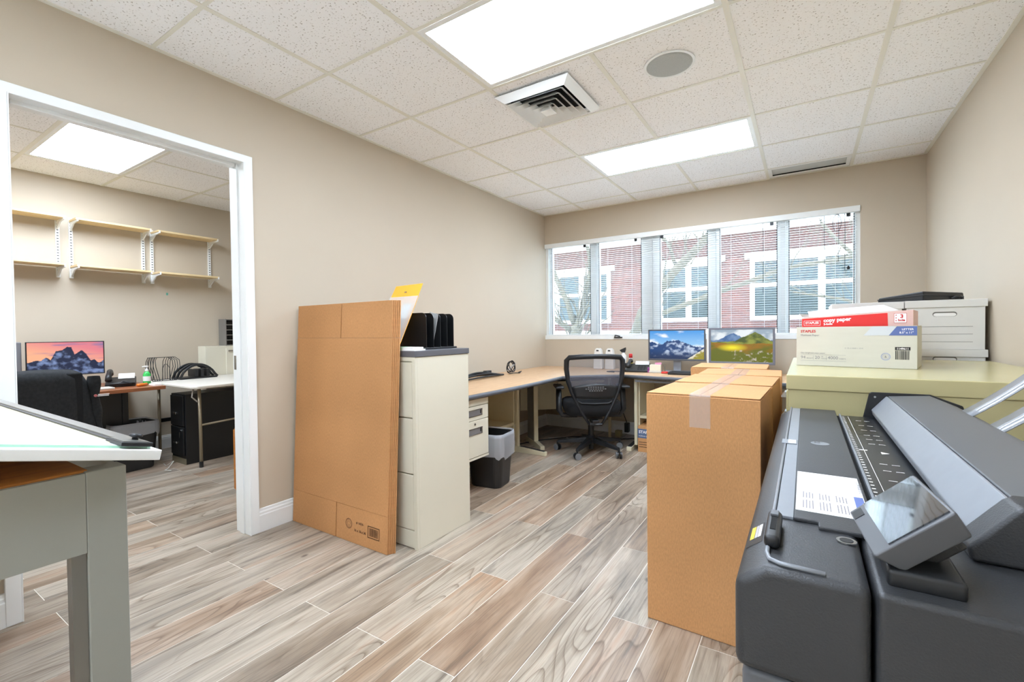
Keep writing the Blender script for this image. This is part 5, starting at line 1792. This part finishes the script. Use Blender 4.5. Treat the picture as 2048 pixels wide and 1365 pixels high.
# cables and plugs on the floor under the desks
ka = tag(O('floor_cable', MB().tube([(0.20, -1.10, 0.006), (0.30, -0.80, 0.006), (0.55, -0.45, 0.006), (0.75, -0.30, 0.006), (0.80, -0.5, 0.006), (0.95, -0.35, 0.006), (1.15, -0.20, 0.006)], 0.005, 6), CABLE, smooth=True), 'black cable trailing across floor under the corner desk', 'cable')
kc = tag(O('floor_cable', MB().tube([(0.35, -0.62, 0.005), (0.50, -0.50, 0.005), (0.60, -0.58, 0.005), (0.70, -0.52, 0.005), (0.78, -0.62, 0.005)], 0.0035, 6), mat('white_cable', (210, 208, 200), 0.5), smooth=True), 'thin white cable on floor under the corner desk', 'cable')
ks = tag(O('power_cable', MB().tube([(0.94, -0.06, 0.66), (0.93, -0.05, 0.5), (0.945, -0.05, 0.30), (0.98, -0.05, 0.20), (1.005, -0.05, 0.135)], 0.004, 6), CABLE, smooth=True), 'black power cable hanging behind office chair to wall adapter', 'cable')
pa = tag(O('power_adapter', MB().box(0.985, 1.030, -0.075, -0.016, 0.030, 0.130), BLACKP, bevel=0.005), 'black power adapter plugged in low behind the office chair', 'adapter')
bb = tag(O('junction_box', MB().box(0.925, 0.985, -0.20, -0.13, 0.001, 0.065), BEIGEBLOCK, bevel=0.004), 'small beige box on floor behind the office chair', 'box')

# ------------------------------------------------------------------ second room
wd = thing('wood_desk', 'cherry wood desk with black panel seen through the doorway', 'desk', (-2.35, -4.0, 0), world=True)
W0, W1, WY0, WY1, WZ = -2.745, -1.925, -4.75, -3.215, 0.705
O('desktop', MB().box(W0, W1, WY0, WY1, WZ - 0.028, WZ), CHERRY, wd, bevel=0.002)
O('modesty_panel', MB().box(-2.18, -2.16, WY0 + 0.05, -3.445, 0.10, WZ - 0.045), BLACKM, wd)
O('leg', MB().box(-2.19, -2.15, -3.445, -3.405, 0.0, WZ - 0.028), BLACKM, wd)
O('leg', MB().box(-2.70, -2.66, WY1 - 0.07, WY1 - 0.04, 0.0, WZ - 0.028), BLACKM, wd)
O('leg', MB().box(-2.00, -1.96, WY0 + 0.04, WY0 + 0.08, 0.0, WZ - 0.028), BLACKM, wd)
O('rail', MB().box(-2.70, -2.67, -3.26, -2.60, 0.28, 0.315), BLACKM, wd)

ft = thing('folding_table', 'white folding table with steel legs beside the cherry desk', 'table', (-2.1, -2.7, 0), world=True)
F0, F1, FYa, FYb, FZT = -2.583, -1.600, -3.145, -2.05, 0.705
b = MB()
b.loft([rrect((F1 - F0) / 2, (FYb - FYa) / 2, 0.06, z, (F0 + F1) / 2, (FYa + FYb) / 2) for z in (FZT - 0.024, FZT)])
O('tabletop', b, mat('white_laminate', (226, 220, 208), 0.4), ft, bevel=0.006)
TUBE = mat('tan_steel_tube', (150, 138, 116), 0.35, metal=0.5)
for y in (-3.05, -2.20):
    O('leg', MB().tube([(-1.708, y, 0.0), (-1.708, y, 0.30), (-1.72, y, FZT - 0.025)], 0.013, 10), TUBE, ft, smooth=True)
    O('leg', MB().tube([(-2.52, y, 0.0), (-2.52, y, FZT - 0.025)], 0.013, 10), TUBE, ft, smooth=True)
    O('leg_cap', MB().cyl((-1.708, y, 0.0), 0.016, 0.05, 'z', 12), BLACKP, ft)
O('leg_brace', MB().tube([(-1.708, -3.05, 0.36), (-1.708, -2.20, 0.40)], 0.009, 8), TUBE, ft, smooth=True)
O('lock_arm', MB().tube([(-1.75, -3.08, FZT - 0.03), (-1.76, -3.09, 0.60), (-1.715, -3.06, 0.56)], 0.008, 8), CHROME, ft, smooth=True)

bf = thing('black_file_cabinet', 'black two drawer file cabinet with keys under white folding table', 'file cabinet', (-2.02, -2.88, 0), world=True)
O('body', MB().box(-2.165, -1.895, -3.085, -2.42, 0.0, 0.612), BLACKM, bf, bevel=0.003)
for za, zb in ((0.075, 0.325), (0.335, 0.598)):
    d = O('drawer', MB().box(-2.155, -1.915, -3.098, -3.085, za, zb), BLACKM, bf, bevel=0.003)
    O('handle', MB().box(-2.09, -2.03, -3.108, -3.098, za + 0.10, za + 0.115), CHROME, d, bevel=0.002)
O('lock', MB().cyl((-1.955, -3.104, 0.295), 0.008, 0.008, 'y', 14), CHROME, bf)
O('keys', MB().box(-1.975, -1.960, -3.106, -3.104, 0.235, 0.285), CHROME, bf)
O('bottom_trim', MB().box(-2.165, -1.895, -3.0875, -3.085, 0.0, 0.05), mat('brass_grey', (120, 112, 92), 0.4), bf)

wastebasket('black wastebasket with grey liner under the cherry desk', (-2.20, -3.385, 0), math.radians(3), 0.150, 0.165, 0.395, 0.0, 0.10)

oc = thing('draped_chair', 'office chair draped with a black fleece jacket at cherry desk', 'office chair', (-1.62, -4.10, 0), (0, 0, math.radians(90)))
# local: +y faces the desk after turning (-x in the room)
for k in range(5):
    a = 2 * PI * k / 5 + 0.3
    O('leg', MB().tube([(0.03 * math.cos(a), 0.03 * math.sin(a), 0.10), (0.28 * math.cos(a), 0.28 * math.sin(a), 0.07)], [0.026, 0.016], 8), BLACKP, oc)
    O('caster', MB().cyl((0.28 * math.cos(a) - 0.02, 0.28 * math.sin(a), 0.028), 0.027, 0.04, 'x', 14), BLACKP, oc)
O('gas_lift', MB().cyl((0, 0, 0.09), 0.024, 0.31, 'z', 14), BLACKM, oc)
O('seat', MB().box(-0.24, 0.24, -0.22, 0.24, 0.40, 0.48), FABRIC, oc, bevel=0.03, seg=3)
O('backrest', MB().box(-0.21, 0.21, -0.245, -0.215, 0.44, 0.895), FABRIC, oc, bevel=0.03, seg=3)


def jacket_f(u, v):
    a = (u - 0.5) * 2
    w = 0.235 + 0.06 * v
    x = a * w
    fold = 0.012 * math.sin(a * 7.0 + 1.2) * v + 0.008 * math.sin(a * 13 + v * 2) * v
    y = -0.262 - fold + 0.075 * abs(a) ** 3.2
    z = 0.915 - 0.02 * abs(a) ** 2 - 0.045 * abs(a) ** 8 - v * (0.46 + 0.03 * math.sin(a * 5))
    if v < 0.08:
        y += (0.08 - v) / 0.08 * 0.05
        z += 0.004
    return (x, y, z)


jk = O('jacket', MB().grid(36, 18, jacket_f), JACKET, oc, smooth=True, solid=0.012)
b = MB()


def sleeve_f(u, v):
    a = 2 * PI * u
    c = Vector((0.275 + 0.02 * v, -0.20 + 0.03 * math.sin(v * 3), 0.86 - 0.42 * v))
    r = 0.045 + 0.008 * math.sin(v * 14)
    return (c.x + r * 0.7 * math.cos(a), c.y + r * math.sin(a), c.z)


O('sleeve', MB().grid(14, 14, sleeve_f), JACKET, oc, smooth=True)
lg = O('chest_logo', MB().cyl((0.262, -0.278, 0.735), 0.009, 0.006, 'y', 14), mat('logo_pink', (196, 110, 110), 0.6), oc)
for k in range(2):
    O('logo_text', MB().box(0.276, 0.335, -0.276 + 0.01 * k, -0.270 + 0.01 * k, 0.737 - 0.010 * k, 0.742 - 0.010 * k), WHITEINK, oc)

WS = WZ + 0.0006
m3 = monitor('black edged monitor showing a sunset mountain peak in next room', (-2.40, -3.722, WS), math.radians(90), 0.475, 0.275, 0.110, 0.006, picture_sunset, BLACKM, BLACKM)
sc = tag(O('side_speaker', MB().box(-2.60, -2.44, -4.06, -3.972, WS, 1.09), mat('speaker_grey', (118, 118, 122), 0.5), bevel=0.006), 'grey upright computer tower beside the sunset monitor', 'computer tower')
sn = thing('sticky_pad', 'yellow sticky note standing below the sunset monitor corner', 'sticky note', (-2.17, -3.605, WS))
O('note', MB().loft([[(-0.001, -0.028, 0.012), (0.001, -0.028, 0.012), (0.001, 0.028, 0.012), (-0.001, 0.028, 0.012)], [(-0.012, -0.030, 0.092), (-0.010, -0.030, 0.092), (-0.010, 0.026, 0.094), (-0.012, 0.026, 0.094)]]), STICKY, sn)
O('holder', MB().box(-0.02, 0.03, -0.02, 0.075, 0.0, 0.014), BLACKP, sn, bevel=0.004)
ph2 = thing('office_phone', 'black phone with tangled cord on the cherry desk', 'telephone', (-2.28, -3.41, WS), (0, 0, math.radians(70)))
O('base', MB().prism([(-0.10, 0.0), (0.10, 0.0), (0.10, 0.07), (-0.10, 0.02)], -0.10, 0.10, 'x'), BLACKP, ph2, bevel=0.005)
O('handset', MB().tube([(-0.075, -0.10, 0.055), (-0.075, -0.08, 0.085), (-0.075, 0.0, 0.115), (-0.075, 0.07, 0.120), (-0.075, 0.10, 0.095)], [0.024, 0.022, 0.017, 0.022, 0.024], 10), BLACKP, ph2, smooth=True)
O('display_card', MB().loft([[(-0.02, 0.03, 0.060), (0.09, 0.03, 0.060), (0.09, 0.032, 0.058), (-0.02, 0.032, 0.058)], [(-0.02, 0.095, 0.098), (0.09, 0.095, 0.098), (0.09, 0.097, 0.096), (-0.02, 0.097, 0.096)]]), PAPER, ph2)
O('cord', MB().tube([(-0.09, -0.09, 0.02), (-0.05, -0.14, 0.03), (0.04, -0.14, 0.025), (0.09, -0.11, 0.02), (0.02, -0.12, 0.045), (-0.03, -0.13, 0.015), (-0.09, -0.12, 0.02)], 0.011, 8), CABLE, ph2, smooth=True)
ob = tag(O('orange_marker', MB().tube([(-2.05, -3.37, WS + 0.012), (-2.10, -3.29, WS + 0.012)], 0.012, 10), mat('marker_orange', (240, 130, 40), 0.4), smooth=True), 'orange marker lying in front of phone on cherry desk', 'marker')
wp = tag(O('white_pad', MB().box(-2.10, -1.98, -3.275, -3.225, WS, WS + 0.014), PAPER), 'small white pad on the cherry desk right corner', 'notepad')
kb2 = tag(O('flat_keyboard', MB().box(-2.16, -2.02, -3.95, -3.53, WS, WS + 0.014), mat('light_keyboard', (214, 210, 200), 0.4), bevel=0.003), 'pale flat keyboard on cherry desk beside draped chair', 'keyboard')
hs = thing('sanitizer_bottle', 'green hand sanitizer pump bottle on the cherry desk', 'bottle', (-2.22, -3.246, WS))
O('gel', MB().lathe([(0.026, 0.0), (0.028, 0.01), (0.028, 0.085), (0.018, 0.105), (0.012, 0.112)], (0, 0, 0), 20), GREENGEL, hs, smooth=True)
O('label', MB().lathe([(0.0285, 0.028), (0.0285, 0.070)], (0, 0, 0), 20), WHITEP, hs)
O('pump', MB().lathe([(0.013, 0.112), (0.013, 0.128), (0.005, 0.130), (0.005, 0.150), (0.012, 0.152), (0.012, 0.160)], (0, 0, 0), 14), WHITEP, hs, smooth=True)
O('spout', MB().tube([(0, 0, 0.157), (0.0, -0.032, 0.154)], 0.005, 8), WHITEP, hs)

TS = FZT + 0.0006
wr = thing('wire_file_rack', 'black wire desktop file rack on the white folding table', 'file rack', (-2.48, -3.04, TS), world=True)
for i in range(11):
    if i in (4, 5, 6):
        continue
    y = -3.138 + 0.0195 * i
    lean = 0.03 if i < 4 else -0.03
    O('wire', MB().tube([(-2.405, y, TS + 0.004), (-2.405, y - lean, TS + 0.13), (-2.42, y - lean, TS + 0.19), (-2.45, y - lean * 0.2, TS + 0.218), (-2.50, y, TS + 0.218), (-2.54, y, TS + 0.18), (-2.555, y, TS + 0.10), (-2.555, y, TS + 0.004)], 0.0028, 6), BLACKM, wr, smooth=True)
O('arch_wire', MB().tube([(-2.405, -3.06 + 0.0, TS + 0.004), (-2.405, -3.055, TS + 0.12), (-2.41, -3.04, TS + 0.155), (-2.41, -3.02, TS + 0.155), (-2.405, -3.0, TS + 0.12), (-2.405, -2.995, TS + 0.004)], 0.0028, 6), BLACKM, wr, smooth=True)
for x in (-2.405, -2.555):
    O('base_wire', MB().tube([(x, -3.138, TS + 0.003), (x, -2.943, TS + 0.003)], 0.003, 6), BLACKM, wr)
O('top_wire', MB().tube([(-2.475, -3.15, TS + 0.218), (-2.475, -2.935, TS + 0.218)], 0.003, 6), BLACKM, wr)
og = thing('desk_organizer', 'black arched plastic desk organizer on the folding table', 'organizer', (-2.45, -2.76, TS), world=True)
O('base', MB().box(-2.56, -2.36, -2.93, -2.60, TS, TS + 0.014), BLACKP, og, bevel=0.003)
for i, x in enumerate((-2.36, -2.44, -2.52)):
    pts = [(-2.93 + 0.33 * t, TS + 0.012 + 0.125 * math.sin(PI * min(1, t * 1.05)) ** 0.6) for t in [k / 14 for k in range(15)]]
    O('arch', MB().tube([(x, y, z) for y, z in pts], 0.012, 8, flat=0.6), BLACKP, og, smooth=True)
for k in range(3):
    O('tier', MB().box(-2.52, -2.36, -2.80 + 0.05 * k, -2.775 + 0.05 * k, TS + 0.02, TS + 0.09), BLACKP, og)

cc = thing('cream_cabinet', 'cream metal cabinet in the next room beside folding table', 'cabinet', (-2.5, -2.30, 0), world=True)
O('body', MB().box(-2.762, -2.60, -2.60, -1.75, 0.0, 1.012), CREAM, cc, bevel=0.003)
for za, zb in ((0.04, 0.35), (0.36, 0.67), (0.68, 0.985)):
    d = O('drawer', MB().box(-2.60, -2.588, -2.40, -1.77, za, zb), CREAM, cc, bevel=0.003)
    O('handle', MB().box(-2.588, -2.578, -2.38, -2.20, zb - 0.035, zb - 0.020), CHROME, d)
mo = thing('letter_sorter', 'grey stacked letter sorter on top of the cream cabinet', 'sorter', (-2.68, -2.25, 1.0125), world=True)
O('side', MB().box(-2.755, -2.605, -2.392, -2.384, 1.0125, 1.30), mat('sorter_grey', (120, 116, 110), 0.5), mo)
O('side', MB().box(-2.755, -2.605, -2.10, -2.092, 1.0125, 1.30), mat('sorter_grey'), mo)
O('back', MB().box(-2.757, -2.750, -2.384, -2.10, 1.0125, 1.30), BLACKM, mo)
for k in range(6):
    O('shelf', MB().box(-2.750, -2.605, -2.384, -2.10, 1.014 + 0.055 * k, 1.022 + 0.055 * k), mat('sorter_grey'), mo)

# shelves on slotted standards
UP = [(-4.25, -3.675, 'left'), (-3.589, -3.064, 'middle'), (-2.992, -2.470, 'right')]
for ya, yb, nm in UP:
    t = thing('wall_shelf', {'left': 'pale two tier wall shelf cut off by the door jamb', 'middle': 'pale two tier wall shelf in the middle of the row', 'right': 'pale two tier wall shelf at right end of the row'}[nm], 'wall shelf', (X_FAR, (ya + yb) / 2, 1.64), group='two tier bracket shelves in the next room', world=True)
    for y in (ya, yb):
        st_ = O('standard', MB().box(X_FAR + 0.0005, X_FAR + 0.016, y - 0.013, y + 0.013, 1.640, 2.165), TRIM, t)
        sb2 = MB()
        for k in range(18):
            z = 1.70 + 0.0245 * k
            sb2.box(X_FAR + 0.016, X_FAR + 0.0164, y - 0.0065, y + 0.0065, z, z + 0.007)
        O('slots', sb2, INK, st_, kind='stuff')
        for z in (1.728, 2.126):
            O('bracket', MB().prism([(X_FAR + 0.016, z - 0.075), (X_FAR + 0.026, z - 0.07), (X_FAR + 0.10, z - 0.022), (X_FAR + 0.205, z - 0.012), (X_FAR + 0.205, z + 0.012), (X_FAR + 0.200, z + 0.012), (X_FAR + 0.200, z), (X_FAR + 0.016, z)], y - 0.005, y + 0.005, 'y'), TRIM, t)
    for z in (1.728, 2.126):
        O('shelf_board', MB().box(X_FAR + 0.018, X_FAR + 0.199, ya - 0.012, yb + 0.012, z + 0.0005, z + 0.0175), PINE, t, bevel=0.001)

lp = thing('leaning_panel', 'orange brown wood panel with rounded edge standing inside the doorway', 'panel', (-0.70, -3.28, 0), (0, 0, math.radians(35)))
pts = [(0.0, 0.06), (0.02, 0.015), (0.06, 0.0), (0.44, 0.0), (0.48, 0.03), (0.48, 0.50), (0.46, 0.525), (0.05, 0.525), (0.015, 0.51), (0.0, 0.47)]
O('panel', MB().prism(pts, 0.0, 0.022, 'y'), BOARDWOOD, lp, bevel=0.005)
O('edge', MB().tube([(0.0, 0.011, 0.06), (0.0, 0.011, 0.47)], 0.009, 8), BOARDWOOD, lp)
fcab = tag(O('floor_cable', MB().tube([(-2.10, -3.18, 0.006), (-2.00, -3.20, 0.006), (-1.93, -3.17, 0.05), (-1.90, -3.22, 0.006), (-1.86, -3.26, 0.006), (-1.80, -3.24, 0.006)], 0.004, 6), mat('white_cable'), smooth=True), 'white cable on floor beside black file cabinet', 'cable')
wm = tag(O('tape_scrap', MB().box(X_FAR + 0.0002, X_FAR + 0.001, -2.875, -2.858, 1.535, 1.560), mat('teal_tape', (96, 170, 150), 0.6)), 'tiny teal tape scrap stuck on wall below shelves', 'tape')
